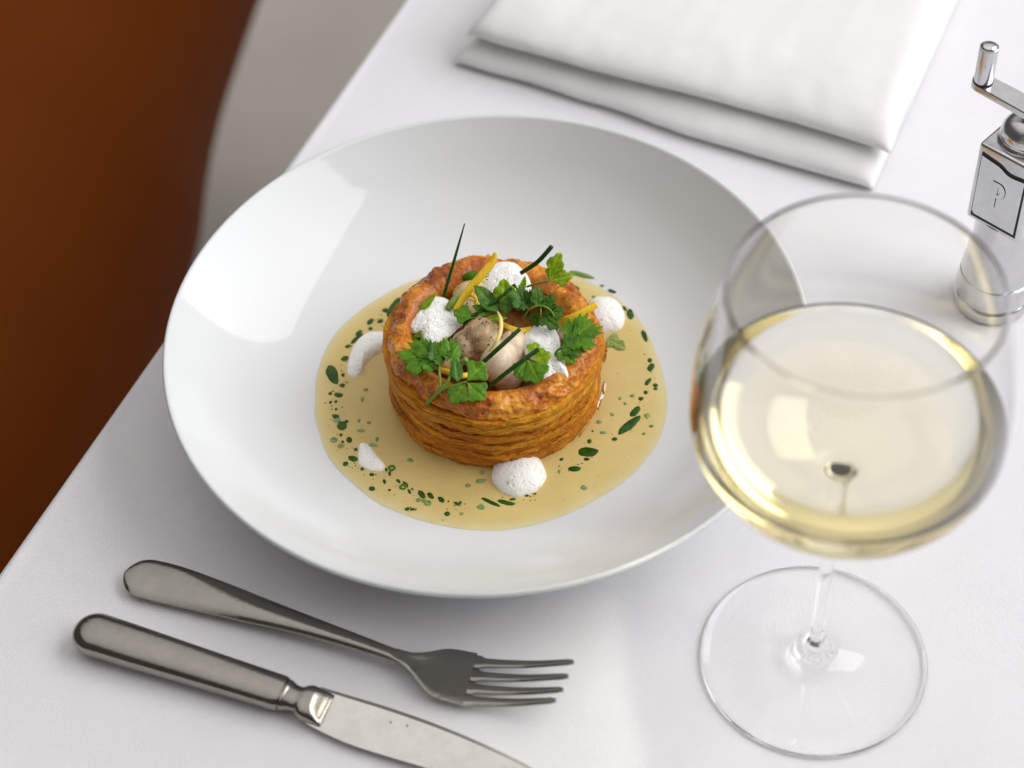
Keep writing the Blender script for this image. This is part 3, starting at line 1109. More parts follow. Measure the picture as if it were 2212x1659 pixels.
def outline_leaf(kind, rnd):
    """closed outline in leaf units: base at (0,0), tip near (1,0)"""
    P = []
    if kind == 'lance':
        for t in range(13):
            x = t/12
            P.append((x, .24*math.sin(math.pi*x**.75)*(1 + .05*rnd.uniform(-1, 1))))
        return P + [(x, -y) for x, y in P[-2:0:-1]]
    if kind == 'lobe':
        P = [(0, 0), (.10, -.045), (.28, -.20), (.42, -.34)]
        N = 26
        for k in range(N + 1):
            psi = R(-98 + 196*k/N)
            r_ = .50*(.66 + .34*abs(math.cos(psi*2.15))**.6) + .012*math.cos(psi*17)
            P.append((.56 + r_*math.cos(psi)*.98 + .008*rnd.uniform(-1, 1), r_*math.sin(psi)*1.02 + .008*rnd.uniform(-1, 1)))
        return P + [(.42, .34), (.28, .20), (.10, .045)]
    lobes = {'flat': [(-78, .62, .30), (0, 1.0, .36), (78, .62, .30)],
             'pair': [(-50, .85, .34), (50, .85, .34)],
             'round': [(-70, .62, .40), (0, .85, .46), (70, .62, .40)],
             'curly': [(-100, .5, .20), (-60, .80, .23), (-20, 1.0, .23), (20, 1.0, .23), (60, .80, .23), (100, .5, .20)]}[kind]
    teeth = {'flat': 3, 'pair': 5, 'round': 3, 'curly': 3}[kind]
    half = []
    for (ang, L, wd) in lobes:
        a = R(ang)
        d, s = Vector((math.cos(a), math.sin(a))), Vector((-math.sin(a), math.cos(a)))
        o = Vector((.26, 0)) if kind != 'pair' else Vector((.12, 0))
        L2 = L - .2
        q = []
        # from the clockwise notch round the tip to the other notch
        q.append(o + d*.16*L - s*wd*.50)
        N = teeth*2 + 3
        for k in range(N):
            t = -1 + 2*k/(N - 1)
            rad = 1 if k % 2 == 0 else .80
            if kind == 'curly':
                rad = 1 if k % 2 == 0 else .80
            x = L2*(.60 + .40*math.cos(t*1.35))*(rad if abs(t) < .9 else 1)
            y = wd*math.sin(t*1.5)*(1.0 if k % 2 == 0 else .86)
            q.append(o + d*(x + .02*rnd.uniform(-1, 1)) + s*(y + .015*rnd.uniform(-1, 1)))
        q.append(o + d*.16*L + s*wd*.50)
        if kind in ('round', 'flat'):
            wl = wd*(1.0 if kind == 'round' else .86)
            cc = o + d*(L - .26 - wl*.9)
            q = [o + s*(-wl*.30), o + (cc - o)*.35 - s*wl*.62]
            N = 22
            for k in range(N + 1):
                psi = R(-105 + 210*k/N)
                r_ = wl*((.80 if kind == 'flat' else .87) + (.20 if kind == 'flat' else .13)*abs(math.cos(psi*(1.35 if kind == 'round' else 2.2))))
                ex = 1.0 if kind == 'round' else 1.15
                q.append(cc + d*(r_*math.cos(psi)*ex + .012*rnd.uniform(-1, 1)) + s*(r_*math.sin(psi) + .012*rnd.uniform(-1, 1)))
            q += [o + (cc - o)*.35 + s*wl*.62, o + s*wl*.30]
        half += q
    return [(0, .0)] + [tuple(p) for p in half]


def leaf(parent, base, tip, kind, mat, width=1.0, roll=0.0, bend=.12, seed=0, thick=.00014, cup=.1):
    """leaf blade from base to tip facing up and a little to the viewer; radial grid, thin solid"""
    rnd = random.Random(seed)
    ol = outline_leaf(kind, rnd)
    x = tip - base
    L = x.length*1.12
    x.normalize()
    view = (CAM - base).normalized()
    up = (Vector((0, 0, 1))*.6 + view*.6).normalized()
    nrm = (up - x*up.dot(x)).normalized()
    nrm = Matrix.Rotation(roll, 3, x) @ nrm
    y = nrm.cross(x)
    c = Vector((.38, 0))
    rings = 9
    n = len(ol)
    vs, fs = [], []

    def place(u, v):
        zz = bend*math.sin(u*1.6)*L*.5 - cup*abs(v)**1.5*L*.6 + .035*L*noise.noise(Vector((u*5 + seed, v*5, 1.0))) + .05*L*noise.noise(Vector((u*2 + seed, v*2.2, 4)))
        # crease along the midrib
        zz -= .03*L*math.exp(-(v/.05)**2)
        return base + x*(u*L) + y*(v*L*width) + nrm*zz
    for side in (0, 1):
        off = nrm*(-thick*side)
        vs.append(place(*c) + off)
        for k in range(1, rings + 1):
            for p in ol:
                q = c.lerp(Vector(p), k/rings)
                vs.append(place(q.x, q.y) + off)
    half = 1 + rings*n
    vein = [1.0]
    for k in range(1, rings + 1):
        for p in ol:
            q = c.lerp(Vector(p), k/rings)
            lat = ((q.x*5 - abs(q.y)*3.6) % 1) - .5
            vein.append(min(1, math.exp(-(q.y/.035)**2) + .6*math.exp(-(lat/.13)**2)))
    for side in (0, 1):
        b = side*half
        for i in range(n):
            j = (i + 1) % n
            tri = (b, b + 1 + i, b + 1 + j)
            fs.append(tri if side == 0 else tri[::-1])
            for k in range(rings - 1):
                a = b + 1 + k*n
                q = (a + i, a + n + i, a + n + j, a + j)
                fs.append(q if side == 0 else q[::-1])
    a = 1 + (rings - 1)*n
    for i in range(n):
        j = (i + 1) % n
        fs.append((a + i, half + a + i, half + a + j, a + j))
    o = mesh("leaf", vs, fs, mat, parent, fix=False)
    at2 = o.data.attributes.new('vein', 'FLOAT', 'POINT')
    at2.data.foreach_set('value', vein + vein)
    return o


def stem(parent, pts, r0=.0006, r1=.0005, mat=None):
    v, f = tube(pts, [r0] + [(r0 + r1)/2]*(len(pts) - 2) + [r1], 7, 18)
    return mesh("stem", v, f, mat or STEM, parent)


def sprig(label, name="parsley_sprig", cat="parsley", group="parsley sprigs on the pastry"):
    return thing(name, label, cat, group)


# front-left sprig: curly head, upright leaf and flat three-lobed leaf on one forked stalk
s = sprig("largest parsley sprig lying with its stalk over the front left rim")
stem(s, [gA(716, 1192, .0440), gA(760, 1150, .0475), gA(800, 1110, .0515), gA(850, 1050, .0545), gA(872, 985, .056), gA(868, 935, .057)], .00085, .0007)
stem(s, [gA(800, 1110, .0515), gA(795, 1040, .0545), gA(790, 955, .056)], .0006, .0006)
stem(s, [gA(803, 1108, .0515), gA(880, 1085, .053), gA(955, 1062, .0545)], .0006, .0005)
leaf(s, gA(792, 975, .0560), gA(610, 872, .0545), 'curly', LEAF, 1.0, .25, .2, 11)
leaf(s, gA(790, 965, .0565), gA(690, 850, .0580), 'curly', LEAF, .9, -.2, .2, 12)
leaf(s, gA(795, 970, .0568), gA(770, 838, .0590), 'curly', LEAFDARK, .7, .3, .15, 13)
leaf(s, gA(790, 970, .0555), gA(640, 945, .0530), 'curly', LEAFDARK, .8, .4, .25, 14)
leaf(s, gA(862, 945, .0575), gA(850, 815, .0600), 'curly', LEAF, .85, .1, .15, 15)
leaf(s, gA(868, 965, .0570), gA(905, 850, .0590), 'lance', LEAF, .8, .3, .15, 16)
leaf(s, gA(905, 1060, .0550), gA(885, 930, .0575), 'lance', LEAFDARK, 1.0, .2, .1, 17)
leaf(s, gA(955, 1058, .0548), gA(1052, 968, .0565), 'lobe', LEAF, 1.05, .05, .08, 18)
leaf(s, gA(950, 1062, .0545), gA(880, 1172, .0508), 'lobe', LEAF, 1.0, .12, .05, 19)
leaf(s, gA(957, 1064, .0545), gA(1052, 1150, .0510), 'lobe', LEAF, 1.1, -.05, .05, 20)
ground_empty(s, gA(800, 1110, .0500))

s = sprig("cut pale green stalk bit between the front leaves", "stalk_piece", "herb stalk", "cut green stalk pieces")
v, f = tube([gA(905, 985, .052), gA(925, 950, .0545), gA(958, 928, .0565)], [.0011, .0012, .0014], 9, 12)
mesh("stem", v, f, PALEGREEN, s)
ground_empty(s, gA(905, 985, .052))

s = sprig("flat parsley leaf under the front chive beside the right foam")
leaf(s, gA(1325, 930, .0530), gA(1262, 1020, .0508), 'lobe', LEAF, .92, .0, .05, 31)
leaf(s, gA(1330, 930, .0532), gA(1385, 1045, .0508), 'lobe', LEAF, 1.15, .1, .06, 32)
leaf(s, gA(1345, 930, .0535), gA(1448, 902, .0542), 'lobe', LEAFLIGHT, .95, .1, .05, 33)
leaf(s, gA(1335, 918, .0536), gA(1375, 842, .0552), 'lobe', LEAFLIGHT, .95, .1, .05, 34)
stem(s, [gA(1322, 935, .0528), gA(1330, 985, .051), gA(1318, 1040, .047)], .0005, .0005)
ground_empty(s, gA(1325, 940, .0520))

s = sprig("serrated parsley leaf pair lying on the right rim below the zest")
leaf(s, gA(1545, 855, .0530), gA(1712, 712, .0560), 'curly', LEAF, .95, -.1, .12, 41)
leaf(s, gA(1510, 870, .0525), gA(1590, 935, .0500), 'flat', LEAF, 1.1, .1, .12, 42)
leaf(s, gA(1520, 880, .0528), gA(1655, 835, .0530), 'curly', LEAFDARK, .9, .1, .1, 43)
stem(s, [gA(1545, 855, .0528), gA(1510, 868, .0520), gA(1490, 890, .0510), gA(1492, 905, .050)], .0006, .0004, LEAF)
ground_empty(s, gA(1540, 870, .0510))

s = sprig("dark tangled parsley cluster in the middle behind the morsels")
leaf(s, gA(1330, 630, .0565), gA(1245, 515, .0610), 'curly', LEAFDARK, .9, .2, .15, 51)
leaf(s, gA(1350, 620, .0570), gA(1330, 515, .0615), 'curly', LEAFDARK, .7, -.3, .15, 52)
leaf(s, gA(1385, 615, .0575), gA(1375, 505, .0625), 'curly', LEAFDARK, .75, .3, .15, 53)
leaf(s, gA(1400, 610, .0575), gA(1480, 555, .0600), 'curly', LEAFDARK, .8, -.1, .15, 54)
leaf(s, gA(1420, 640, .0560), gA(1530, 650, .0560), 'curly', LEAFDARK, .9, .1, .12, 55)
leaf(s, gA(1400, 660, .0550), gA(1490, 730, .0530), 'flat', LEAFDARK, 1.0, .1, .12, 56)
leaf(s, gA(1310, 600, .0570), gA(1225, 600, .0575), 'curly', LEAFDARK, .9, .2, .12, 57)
leaf(s, gA(1350, 640, .0540), gA(1380, 715, .0500), 'flat', LEAFDARK, .9, .3, .1, 58)
stem(s, [gA(1290, 690, .048), gA(1330, 630, .0565), gA(1390, 605, .0585), gA(1450, 625, .058), gA(1485, 680, .0545), gA(1495, 745, .050)], .0005, .0004)
stem(s, [gA(1375, 735, .046), gA(1400, 670, .055), gA(1400, 610, .058)], .0005, .0004)
ground_empty(s, gA(1375, 640, .0480))

s = sprig("broad parsley leaves with a bright tip left of the dark cluster")
leaf(s, gA(1190, 640, .0535), gA(1180, 475, .0610), 'lobe', LEAFLIGHT, .75, .05, .12, 61)
leaf(s, gA(1150, 640, .0545), gA(1015, 505, .0580), 'lance', LEAFDARK, 1.1, .2, .15, 62)
leaf(s, gA(1190, 655, .0545), gA(1195, 540, .0580), 'lance', LEAFDARK, 1.3, -.2, .1, 63)
leaf(s, gA(1100, 650, .0535), gA(1000, 610, .0540), 'lance', LEAF, 1.2, .1, .1, 64)
leaf(s, gA(1010, 675, .0520), gA(900, 650, .0525), 'lobe', LEAF, 1.0, .1, .1, 65)
leaf(s, gA(1060, 690, .0515), gA(1190, 680, .0525), 'lance', LEAFLIGHT, .7, .1, .1, 66)
stem(s, [gA(1185, 655, .0535), gA(1120, 665, .052), gA(1040, 690, .049)], .0006, .0005)
ground_empty(s, gA(1150, 650, .0500))

s = sprig("single bright parsley leaf on a thin stalk over the rear right rim")
leaf(s, gA(1447, 455, .0570), gA(1508, 312, .0640), 'lobe', LEAFLIGHT, .62, .1, .06, 71)
leaf(s, gA(1446, 452, .0570), gA(1468, 380, .0605), 'lobe', LEAFLIGHT, .8, .1, .06, 74)
leaf(s, gA(1447, 456, .0568), gA(1572, 430, .0585), 'lobe', LEAFLIGHT, .75, .05, .06, 72)
stem(s, [gA(1318, 492, .053), gA(1380, 470, .0555), gA(1450, 456, .057)], .0005, .0005)
leaf(s, gA(1285, 525, .0520), gA(1306, 435, .0580), 'lance', LEAFLIGHT, .75, .3, .05, 73)
ground_empty(s, gA(1318, 492, .053))

for lab, p, r_, mt in (("small green bean-shaped stalk piece on the rear rim", [gA(938, 435, .0475), gA(985, 428, .0490), gA(1035, 420, .0500)], [.0012, .0023, .0013], LEAF),
                       ("pale green stalk bit beside the left foam", [gA(845, 625, .0485), gA(870, 590, .0500), gA(900, 550, .0515)], [.0016, .0018, .0015], PALEGREEN)):
    s = sprig(lab, "stalk_piece", "herb stalk", "cut green stalk pieces")
    v, f = tube(p, r_, 10, 14)
    mesh("stem", v, f, mt, s)
    ground_empty(s, p[0])
s = sprig("pale parsley leaf floating in the sauce below the right foam")
leaf(s, gA(1800, 800, SZ + .0012), gA(1890, 850, SZ + .0010), 'flat', PALEGREEN, .9, 0, .03, 81, cup=0)
leaf(s, gA(1815, 800, SZ + .0012), gA(1860, 785, SZ + .0012), 'lobe', PALEGREEN, .9, 0, .03, 82, cup=0)
ground_empty(s, gA(1800, 800, SZ))
s = sprig("green leaf edge peeping out behind the left foam")
leaf(s, gA(660, 655, .0465), gA(770, 538, .0515), 'lance', LEAFLIGHT, .55, .2, .25, 91)
leaf(s, gA(640, 770, .0440), gA(680, 790, .0490), 'lance', LEAF, 1.0, .2, .1, 92)
ground_empty(s, gA(700, 600, .0465))

# ------------------------------------------------------------------ napkin
NF = Vector((.2044, -.1165, 0)).normalized()
NB = Vector((-NF.y, NF.x, 0))
nap = thing("napkin", "white cotton napkin folded in two thick layers behind the plate", "napkin")


def fold(o, length, z0, z1, depth, seed, skewL, skewR, sag):
    n, vs, fs = 70, [], []
    h = z1 - z0
    prof = []
    for k in range(6):                                   # tucked underside of the nose
        a = -math.pi/2*(1 - k/6)
        prof.append((h*.35*(1 - math.cos(a)), z0 + h*.27 + h*.27*math.sin(a)))
    for k in range(15):                                  # long soft slope up to the top
        a = math.pi/2*k/14
        prof.append((.040*(1 - math.cos(a)), z0 + h*.27 + h*.73*math.sin(a)))
    prof = [(depth, z0 + .0008)] + prof + [(.06, z1 - .0002), (.09, z1 - .0006), (.13, z1 - .001), (depth, z1 - .001)]
    for i in range(n):
        t = i/(n - 1)
        e = min(1, min(t, 1 - t)*length/.011)
        sq = .42 + .58*math.sqrt(max(0, 1 - (1 - e)**2))
        for (d, z) in prof:
            u = t*length + d*((1 - t)*skewL + t*skewR)
            zz = z0 + (z - z0)*sq*(1 - sag*math.sin(math.pi*t))
            p = Vector(o) + NF*u + NB*(d + .0022*math.sin(t*5 + seed) + .0016*noise.noise(Vector((t*6 + seed, 0, 0))))
            zz += (.0013*noise.noise(Vector((t*5 + seed, d*22, seed))) + .0006*noise.noise(Vector((t*17 + seed, d*60, seed))))*min(1, (z - z0)/.004)
            p.z = max(zz, z0 + .0002)
            vs.append(p)
    k = len(prof)
    for i in range(n - 1):
        for j in range(k - 1):
            fs.append((i*k + j, i*k + j + 1, (i + 1)*k + j + 1, (i + 1)*k + j))
    fs.append(tuple(range(k)))
    fs.append(tuple((n - 1)*k + j for j in range(k)))
    return mesh("fold", vs, fs, NAPKIN, nap)


A = at(975, 132, .004)
B = at(1892, 398, .002)
fold(A, (B - A).length, .0004, .0150, .20, 1.0, .22, -.05, .04)
A2 = at(1012, 65, .019)
B2 = at(1944, 285, .019)
fold(A2, (B2 - A2).length, .0152, .0300, .20, 4.0, .12, -.10, .05)
ground_empty(nap, (A + B)/2 - Vector((0, 0, .002)))

# ------------------------------------------------------------------ pepper mill
AX, AY = .236, .040
mill = thing("pepper_mill", "square headed metal pepper mill with a crank handle at right edge", "pepper mill")
c0 = (AX, AY, 0)
prof = [(0, .0003), (.0168, .0003), (.0172, .0012), (.0172, .0050), (.0169, .0060), (.0162, .0068), (.0172, .0095), (.0170, .0130), (.0166, .0170), (.0163, .0195), (.0157, .0200), (.0157, .0210), (.0162, .0216), (.0156, .0245), (.0148, .0320), (.0143, .0420), (.0143, .0560), (0, .0560)]
vs, fs = lathe(prof, 64, c0)
sharp(mesh("body", vs, fs, CHROME, mill), 30)
BY = R(-47.1)
bm = bmesh.new()
box(bm, (AX, AY, .0767), (.0278, .0278, .0436), BY, .0016, 3)
bmobj("head_block", bm, CHROME, mill)
bd = Vector((math.cos(BY), math.sin(BY), 0))           # along the visible face
fn_ = Vector((math.sin(BY), -math.cos(BY), 0))          # outward normal of the face seen by the camera
if fn_.dot(CAM - Vector((AX, AY, .07))) < 0:
    fn_ = -fn_
fc = Vector((AX, AY, .0767)) + fn_*.0139


def plate_poly(name, pts, d0, d1, mat, parent):
    n = len(pts)
    vs = [fc + bd*u + Vector((0, 0, w)) + fn_*d0 for u, w in pts] + [fc + bd*u + Vector((0, 0, w)) + fn_*d1 for u, w in pts]
    fs = [tuple(range(n)), tuple(range(n, 2*n))] + [(i, (i + 1) % n, n + (i + 1) % n, n + i) for i in range(n)]
    return sharp(mesh(name, vs, fs, mat, parent), 25)


hx, lo, hi = .0110, -.0172, .0170
wav_ = [(hx*t, hi - .0005 - .0030*(1/(1 + math.exp(-9*(t - .05)))) - .0012*math.sin((t + 1)*1.6)) for t in [1 - k/12 for k in range(0, 25)]]
gp = [(-hx - .0006, lo - .0022), (hx + .0006, lo - .0022)] + [(u + (.0006 if u >= hx - 1e-6 else -.0006 if u <= -hx + 1e-6 else 0), w + .0016) for u, w in wav_]
plate_poly("panel_gap_shade", gp, -.0004, .00015, DARKGAP, mill)  # thin dark sheet painted as the shaded gap around the plaque
pq = [(-hx + .0014, lo), (hx - .0002, lo)] + wav_ + [(-hx, lo + .0014)]
plaque = plate_poly("plaque", pq, -.0002, .0008, CHROME, mill)
# letter P, raised, with its dark engraved outline


def letterP(name, off, d0, d1, mat, hole=True):
    cu = bpy.data.curves.new(name, 'CURVE')
    cu.dimensions = '2D'
    cu.fill_mode = 'BOTH'
    cu.extrude = (d1 - d0)/2
    h, w, st = .0140, .0066, .0027
    out = [(-off, -off), (st + off, -off), (st + off, h*.40 - off)]
    for k in range(13):
        a = -math.pi/2 + math.pi*k/12
        out.append((w*.50 + (w*.5 + off)*math.cos(a), h*.70 + (h*.30 + off)*math.sin(a)))
    out.append((-off, h + off))
    loops = [out]
    if hole:
        q = [(st - off*.0 + off*.0 + .0001, h*.52)]
        for k in range(9):
            a = -math.pi/2 + math.pi*k/8
            q.append((st + .0002 + (w*.20 - off)*math.cos(a), h*.70 + (h*.17 - off)*math.sin(a)))
        loops.append(q)
    for lp in loops:
        sp = cu.splines.new('POLY')
        sp.points.add(len(lp) - 1)
        for p_, (x_, y_) in zip(sp.points, lp):
            p_.co = (x_ - .0034, y_ - .0075, 0, 1)
        sp.use_cyclic_u = True
    o = bpy.data.objects.new(name, cu)
    COL.objects.link(o)
    dg = bpy.context.evaluated_depsgraph_get()
    me = bpy.data.meshes.new_from_object(o.evaluated_get(dg))
    bpy.data.objects.remove(o)
    for v_ in me.vertices:
        p_ = fc + bd*(v_.co.x) + Vector((0, 0, v_.co.y)) + fn_*(v_.co.z + (d0 + d1)/2)
        v_.co = p_
    me.materials.clear()
    return link(name, me, mat, plaque, smooth=False)


letterP("letter_outline", .00022, .0006, .00085, DARKGAP)
letterP("letter", 0, .0006, .0012, CHROME)
prof = [(.0118, .0980), (.0122, .0992), (.0120, .1000), (.0112, .1006), (.0110, .1014), (.0113, .1022)]
prof += [(.0113*math.cos(a), .1028 + .0098*math.sin(a)) for a in [math.pi/2*k/14 for k in range(14)]] + [(0, .1126)]
vs, fs = lathe(prof, 56, c0)
mesh("dome", vs, fs, CHROME, mill)
KP = at(2124, 173, .1195)
adir = (Vector((AX, AY, 0)) - Vector((KP.x, KP.y, 0)))
alen = adir.length
adir.normalize()
aside = Vector((-adir.y, adir.x, 0))
vs, fs = [], []
ol = [(math.cos(a)*.0047, math.sin(a)*.0047) for a in [math.pi/2 + math.pi*k/12 for k in range(13)]] + [(alen + math.cos(a)*.0055, math.sin(a)*.0055) for a in [-math.pi/2 + math.pi*k/12 for k in range(13)]]
for zt, sh in ((.1158, .92), (.1162, 1), (.1188, 1), (.1193, .94)):
    for (u, w) in ol:
        p = Vector((KP.x, KP.y, zt - .002*max(0, u)/alen)) + adir*(u if abs(u) < 1 else u) + aside*w*sh
        vs.append(p)
n = len(ol)
for k in range(3):
    for i in range(n):
        j = (i + 1) % n
        fs.append((k*n + i, k*n + j, (k + 1)*n + j, (k + 1)*n + i))
fs += [tuple(range(n)), tuple(range(3*n, 4*n))]
sharp(mesh("crank_arm", vs, fs, CHROME, mill), 30)
vs, fs = lathe([(0, .1110), (.0032, .1110), (.0032, .1165), (0, .1165)], 24, c0)
sharp(mesh("spindle", vs, fs, CHROME, mill))
kc = (KP.x, KP.y, 0)
vs, fs = lathe([(0, .1193), (.0040, .1193), (.0041, .1200), (.0041, .1370), (.0039, .1376), (.0036, .1377), (.0035, .1372), (0, .1372)], 40, kc)
knob = sharp(mesh("crank_knob", vs, fs, CHROME, mill), 40)
vs, fs = lathe([(0, .1373), (.0034, .1373), (.0033, .1380), (.0024, .1385), (0, .1388)], 32, kc)
mesh("rivet", vs, fs, CHROME, knob)
vs, fs = lathe([(0, .1374), (.0036, .13745), (.0034, .1375), (0, .1375)], 32, kc)
mesh("seam", vs, fs, DARKGAP, knob)
vs, fs = lathe([(0, .1190), (.0043, .1190), (.0043, .1195), (0, .1195)], 32, kc)
mesh("seam", vs, fs, DARKGAP, knob)
ground_empty(mill, c0)

# ------------------------------------------------------------------ wine glass
GX, GY = .12223, -.14948
GC = (GX, GY, 0)
glass = thing("wine_glass", "stemmed wine glass half filled with white wine standing on the cloth", "wine glass")
ZB, ZC, RA, CB = .1115, .1545, .0545, .0430     # bowl bottom, widest height, widest radius, lower half height


def bowl_r(z):
    if z <= ZC:
        return RA*math.sqrt(max(0, 1 - ((ZC - z)/CB)**2))
    t = (z - ZC)/(.2140 - ZC)
    return RA - (RA - .0448)*(t**1.9)


th = .0003
outer = []
for k in range(26):                                     # lower bowl from the stem junction up
    a = math.pi/2*k/25
    outer.append((RA*math.sin(a), ZC - CB*math.cos(a)))
outer = [p for p in outer if p[0] > .0062]
flare = spline([(.0032, .1040), (.0034, .1075), (.0042, .1100), outer[0]], 14)
outer = [(p.x, p.y) for p in flare[:-1]] + outer + [(bowl_r(ZC + (.2140 - ZC)*k/24), ZC + (.2140 - ZC)*k/24) for k in range(1, 25)]
rimp = [(.0448 - .0001, .2144), (.0448 - th/2, .2147), (.0448 - th + .0001, .2144)]
inn = [(bowl_r(z) - th, z) for z in [.2140 - (.2140 - ZC)*k/24 for k in range(0, 25)]]
IB = CB - .0020
inn += [((RA - th)*math.cos(a), ZC - IB*math.sin(a)) for a in [math.pi/2*k/26 for k in range(1, 26)]] + [(0, ZC - IB)]
vs, fs = lathe(outer + rimp + inn, 128, GC)
mesh("bowl", vs, fs, GLASS, glass)
sp = spline([(.0029, .0215), (.0027, .030), (.0027, .050), (.0028, .075), (.0030, .095), (.0032, .1040)], 30)
vs, fs = lathe([(p.x, p.y) for p in sp], 48, GC)
mesh("stem", vs, fs, GLASS, glass)
top = spline([(.0029, .0215), (.0031, .0185), (.0040, .0150), (.0062, .0118), (.0078, .0098), (.0086, .0080), (.0105, .0066), (.0130, .0056), (.020, .0040), (.032, .0025), (.043, .0017)], 44)
fprof = [(p.x, p.y) for p in top] + [(.0447, .0015), (.0452, .0011), (.0452, .0006), (.0447, .0003), (.0380, .0004), (.0200, .0012), (.0060, .0022), (0, .0024)]
vs, fs = lathe(fprof, 128, GC)
mesh("foot", vs, fs, GLASS, glass)
ground_empty(glass, GC)
ZW = .1505
wv_ = [(0, ZC - IB - .00002)] + [((RA - th + .00002)*math.sin(a), ZC - (IB + .00002)*math.cos(a)) for a in [math.acos((ZC - ZW)/(IB + .00002))*k/40 for k in range(1, 41)]]
rw = wv_[-1][0]
wv_ += [(rw, ZW + .0012), (rw - .0004, ZW + .0006), (rw - .0012, ZW + .00015), (rw - .003, ZW), (rw*.6, ZW), (0, ZW)]
vs, fs = lathe(wv_, 128, GC)
tag(mesh("white_wine", vs, fs, WINE), "pale golden white wine filling the lower half of the glass", "wine")

# ------------------------------------------------------------------ fork


def strip(sections, nv, thick):
    """sections: list of (centre, left edge offset vector, right offset vector, sag) -> thin solid plate with rounded rim"""
    vs, fs = [], []
    m_ = len(sections)
    for side in (0, 1):
        for i, (c, l, r, sag, dn) in enumerate(sections):
            tk = thick[i] if isinstance(thick, list) else thick
            for k in range(nv):
                t = k/(nv - 1)*2 - 1
                p = c + (r*t if t > 0 else l*(-t))
                e = 1 - .55*abs(t)**6
                p = p + Vector((0, 0, sag*t*t)) + dn*(tk*.5*e*(1 if side == 0 else -1))
                vs.append(p)
    o = m_*nv
    for i in range(m_ - 1):
        for k in range(nv - 1):
            a = i*nv + k
            fs.append((a, a + 1, a + nv + 1, a + nv))
            fs.append((o + a, o + a + nv, o + a + nv + 1, o + a + 1))
        fs.append((i*nv, i*nv + nv, o + i*nv + nv, o + i*nv))
        a = i*nv + nv - 1
        fs.append((a, o + a, o + a + nv, a + nv))
    for i in (0, m_ - 1):
        for k in range(nv - 1):
            a = i*nv + k
            fs.append((a, o + a, o + a + 1, a + 1))
    return vs, fs


UPZ = Vector((0, 0, 1))
fork = thing("fork", "worn silver table fork lying tines up in front of the plate", "fork")
# axis: (photo point, height); tail -> handle -> neck -> head -> tips
fa = [at(269, 1238, .0045), at(360, 1258, .0050), at(480, 1292, .0065), at(640, 1341, .0085), at(780, 1388, .0092), at(865, 1420, .0080), at(900, 1436, .0062), at(950, 1455, .0042), at(1015, 1470, .0034)]
fw = [(.0090,), (.0095,), (.0078,), (.0049,), (.0033,), (.0031,), (.0052,), (.0112,), (.0123,)]
ax = spline([tuple(p) for p in fa], 221)
fdir = (ax[-1] - ax[110])
fdir.z = 0
fdir.normalize()
fsd = Vector((-fdir.y, fdir.x, 0))
wid = spline([(a[0], 0) for a in fw], 221)
secs = []
for i, (c, w) in enumerate(zip(ax, wid)):
    t = i/220
    d = (ax[min(i + 1, 220)] - ax[max(i - 1, 0)]).normalized()
    s_ = Vector((-d.y, d.x, 0)).normalized()
    dn = d.cross(s_)*1
    if dn.z < 0:
        dn = -dn
    ww = w.x
    dist = (c - ax[0]).length
    if dist < .0105:
        ww = max(.0012, ww*max(0, 1 - ((.0105 - dist)/.0105)**2.25)**.5)
    sag = -.0009 if t < .6 else .0010*min(1, (t - .6)/.15)
    if t < .6:
        sag = -.0014*(1 - abs(t - .3)/.5)
    secs.append((c, s_*ww, -s_*ww, sag, dn))
vs, fs = strip(secs, 13, [(.0028 - .0009*max(0, min(1, (i/220 - .7)/.3)))*min(1, .30 + .70*(((sc_i[0] - ax[0]).length)/.005)**.5) for i, sc_i in enumerate(secs)])
hn = len(secs)
sharp(mesh("handle_and_head", vs, fs, STEEL, fork), 50)
# tines
tips = [(1239, 1430), (1227, 1461), (1216, 1490), (1200, 1513)]
roots = [(1030, 1432), (1022, 1460), (1013, 1489), (1000, 1516)]
c_end, l_end, r_end, _, _ = secs[-1]
for k in range(4):
    t0 = -.745 + k*.497
    root = c_end + (l_end if t0 < 0 else r_end)*abs(t0) + Vector((0, 0, .0010*t0*t0 - .00002))
    tip = at(*tips[k], .0125)
    mid = root.lerp(tip, .5) - Vector((0, 0, .0022))
    P = spline([tuple(root - fdir*.0040 - Vector((0, 0, .0001))), tuple(root + fdir*.003), tuple(mid), tuple(tip)], 40)
    sc2 = []
    for i, c in enumerate(P):
        t = i/39
        d = (P[min(i + 1, 39)] - P[max(i - 1, 0)]).normalized()
        s_ = Vector((-d.y, d.x, 0)).normalized()
        dn = d.cross(s_)
        if dn.z < 0:
            dn = -dn
        ds = (c - P[0]).length
        w = .0029 if ds < .0062 else .0029 - .0009*math.sqrt(min(1, (ds - .0062)/.0025)) - .0008*max(0, min(1, (ds - .0087)/.036))
        if i > 37:
            w *= .75
        sc2.append((c, s_*w, -s_*w, 0, dn))
    vs, fs = strip(sc2, 7, .0018)
    sharp(mesh("tine", vs, fs, STEEL, fork), 50)
ground_empty(fork, (ax[110].x, ax[110].y, 0))

# ------------------------------------------------------------------ knife
knife = thing("knife", "silver table knife with a rounded hollow handle in front of the fork", "knife")
K0 = at(163, 1358, .006)
K1 = at(612, 1500, .006)
kd = (K1 - K0)
kl = kd.length
kd.normalize()
ks = Vector((-kd.y, kd.x, 0))


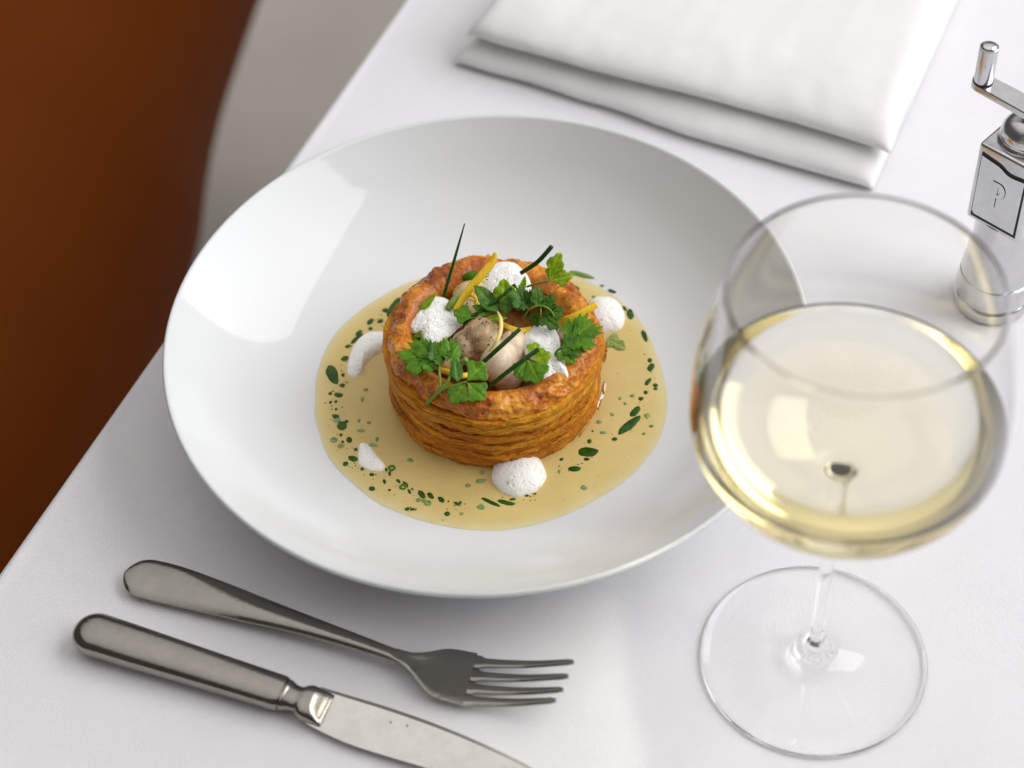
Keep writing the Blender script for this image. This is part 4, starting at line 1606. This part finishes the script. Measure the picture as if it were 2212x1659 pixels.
def ell_sweep(stations, n=28, z0=None):
    """stations: (distance along, half width, half height, centre height, squareness)"""
    vs, fs = [], []
    for (s, a, b, zc, sq) in stations:
        for k in range(n):
            th_ = 2*math.pi*k/n
            cx, cz = math.cos(th_), math.sin(th_)
            e = 2/sq
            x = a*math.copysign(abs(cx)**e, cx)
            z = b*math.copysign(abs(cz)**e, cz)
            vs.append(K0 + kd*s + ks*x + Vector((0, 0, zc - K0.z + z)))
    m_ = len(stations)
    for i in range(m_ - 1):
        for k in range(n):
            l = (k + 1) % n
            fs.append((i*n + k, i*n + l, (i + 1)*n + l, (i + 1)*n + k))
    fs.append(tuple(range(n)))
    fs.append(tuple((m_ - 1)*n + k for k in range(n)))
    return vs, fs


st = []
for k in range(10):
    a = math.pi/2*k/9
    q = math.sin(a)
    st.append((.0100*(1 - math.cos(a)), .0093*q + .0003, .0058*q + .0003, .0064, 2.3))
for s, a, b in ((.03, .0092, .0058), (.05, .0086, .0055), (.07, .0081, .0052), (kl - .004, .0077, .0049), (kl - .001, .0076, .0048), (kl + .0002, .0070, .0044)):
    st.append((s, a, b, .0062, 2.4))
vs, fs = ell_sweep(st)
handle = sharp(mesh("handle", vs, fs, STEEL, knife), 45)
st = [(kl + .0001, .0066, .0042, .0060, 2.2), (kl + .0012, .0069, .0044, .0060, 2.2), (kl + .0024, .0064, .0040, .0059, 2.2), (kl + .0045, .0056, .0036, .0058, 2.2), (kl + .0068, .0058, .0037, .0056, 2.2), (kl + .0085, .0070, .0042, .0054, 2.4), (kl + .0105, .0077, .0044, .0052, 2.6), (kl + .0130, .0077, .0040, .0049, 2.8), (kl + .0160, .0076, .0028, .0043, 3.2), (kl + .0178, .0075, .0018, .0038, 4), (kl + .0190, .0074, .0013, .0036, 4)]
st = [tuple(v) for v in (spline([s_[:3] for s_ in st], 44))]
zz = spline([(a, b, 0) for a, b in ((.0060, 2.2), (.0060, 2.2), (.0059, 2.2), (.0058, 2.2), (.0056, 2.2), (.0054, 2.4), (.0052, 2.6), (.0049, 2.8), (.0043, 3.2), (.0038, 4), (.0036, 4))], 44)
vs, fs = ell_sweep([(a[0], a[1], a[2], z.x, z.y) for a, z in zip(st, zz)], 36)
mesh("bolster", vs, fs, STEEL, knife)
ZBL = .0040
up_ = [g25(785, 1676, ZBL), g25(860, 1698, ZBL), g25(943, 1723, ZBL), g25(1050, 1760, ZBL), g25(1149, 1800, ZBL), g25(1240, 1842, ZBL), g25(1302, 1875, ZBL), g25(1385, 1932, ZBL), g25(1450, 2010, ZBL)]
lw_ = [g25(742, 1762, ZBL), g25(800, 1792, ZBL), g25(862, 1818, ZBL), g25(950, 1846, ZBL), g25(1037, 1872, ZBL), g25(1130, 1905, ZBL), g25(1220, 1940, ZBL), g25(1330, 1985, ZBL), g25(1450, 2012, ZBL)]
U, L = spline([tuple(p) for p in up_], 50), spline([tuple(p) for p in lw_], 50)
vs, fs = [], []
pr = [(0, 0.0), (.02, .0007), (.10, .00095), (.16, .0008), (.5, .0006), (.95, .0002), (1, 0), (.95, -.0002), (.5, -.0006), (.1, -.0009), (.02, -.0007)]
for u, l in zip(U, L):
    for (t, z) in pr:
        p = u.lerp(l, t)
        vs.append(p + Vector((0, 0, z - .0006)))
k = len(pr)
for i in range(49):
    for j in range(k):
        l = (j + 1) % k
        fs.append((i*k + j, i*k + l, (i + 1)*k + l, (i + 1)*k + j))
fs += [tuple(range(k)), tuple(49*k + j for j in range(k))]
blade = sharp(mesh("blade", vs, fs, BLADE, knife), 8)
for X, Y in ((954, 1764), (994, 1772)):
    c = g25(X, Y, ZBL + .0001)
    v, f = lathe([(0, 0), (.0004, 0), (.0003, .0003), (0, .00035)], 10, c)
    mesh("pit", v, f, DARKGAP, blade)
ground_empty(knife, (K1.x, K1.y, 0))
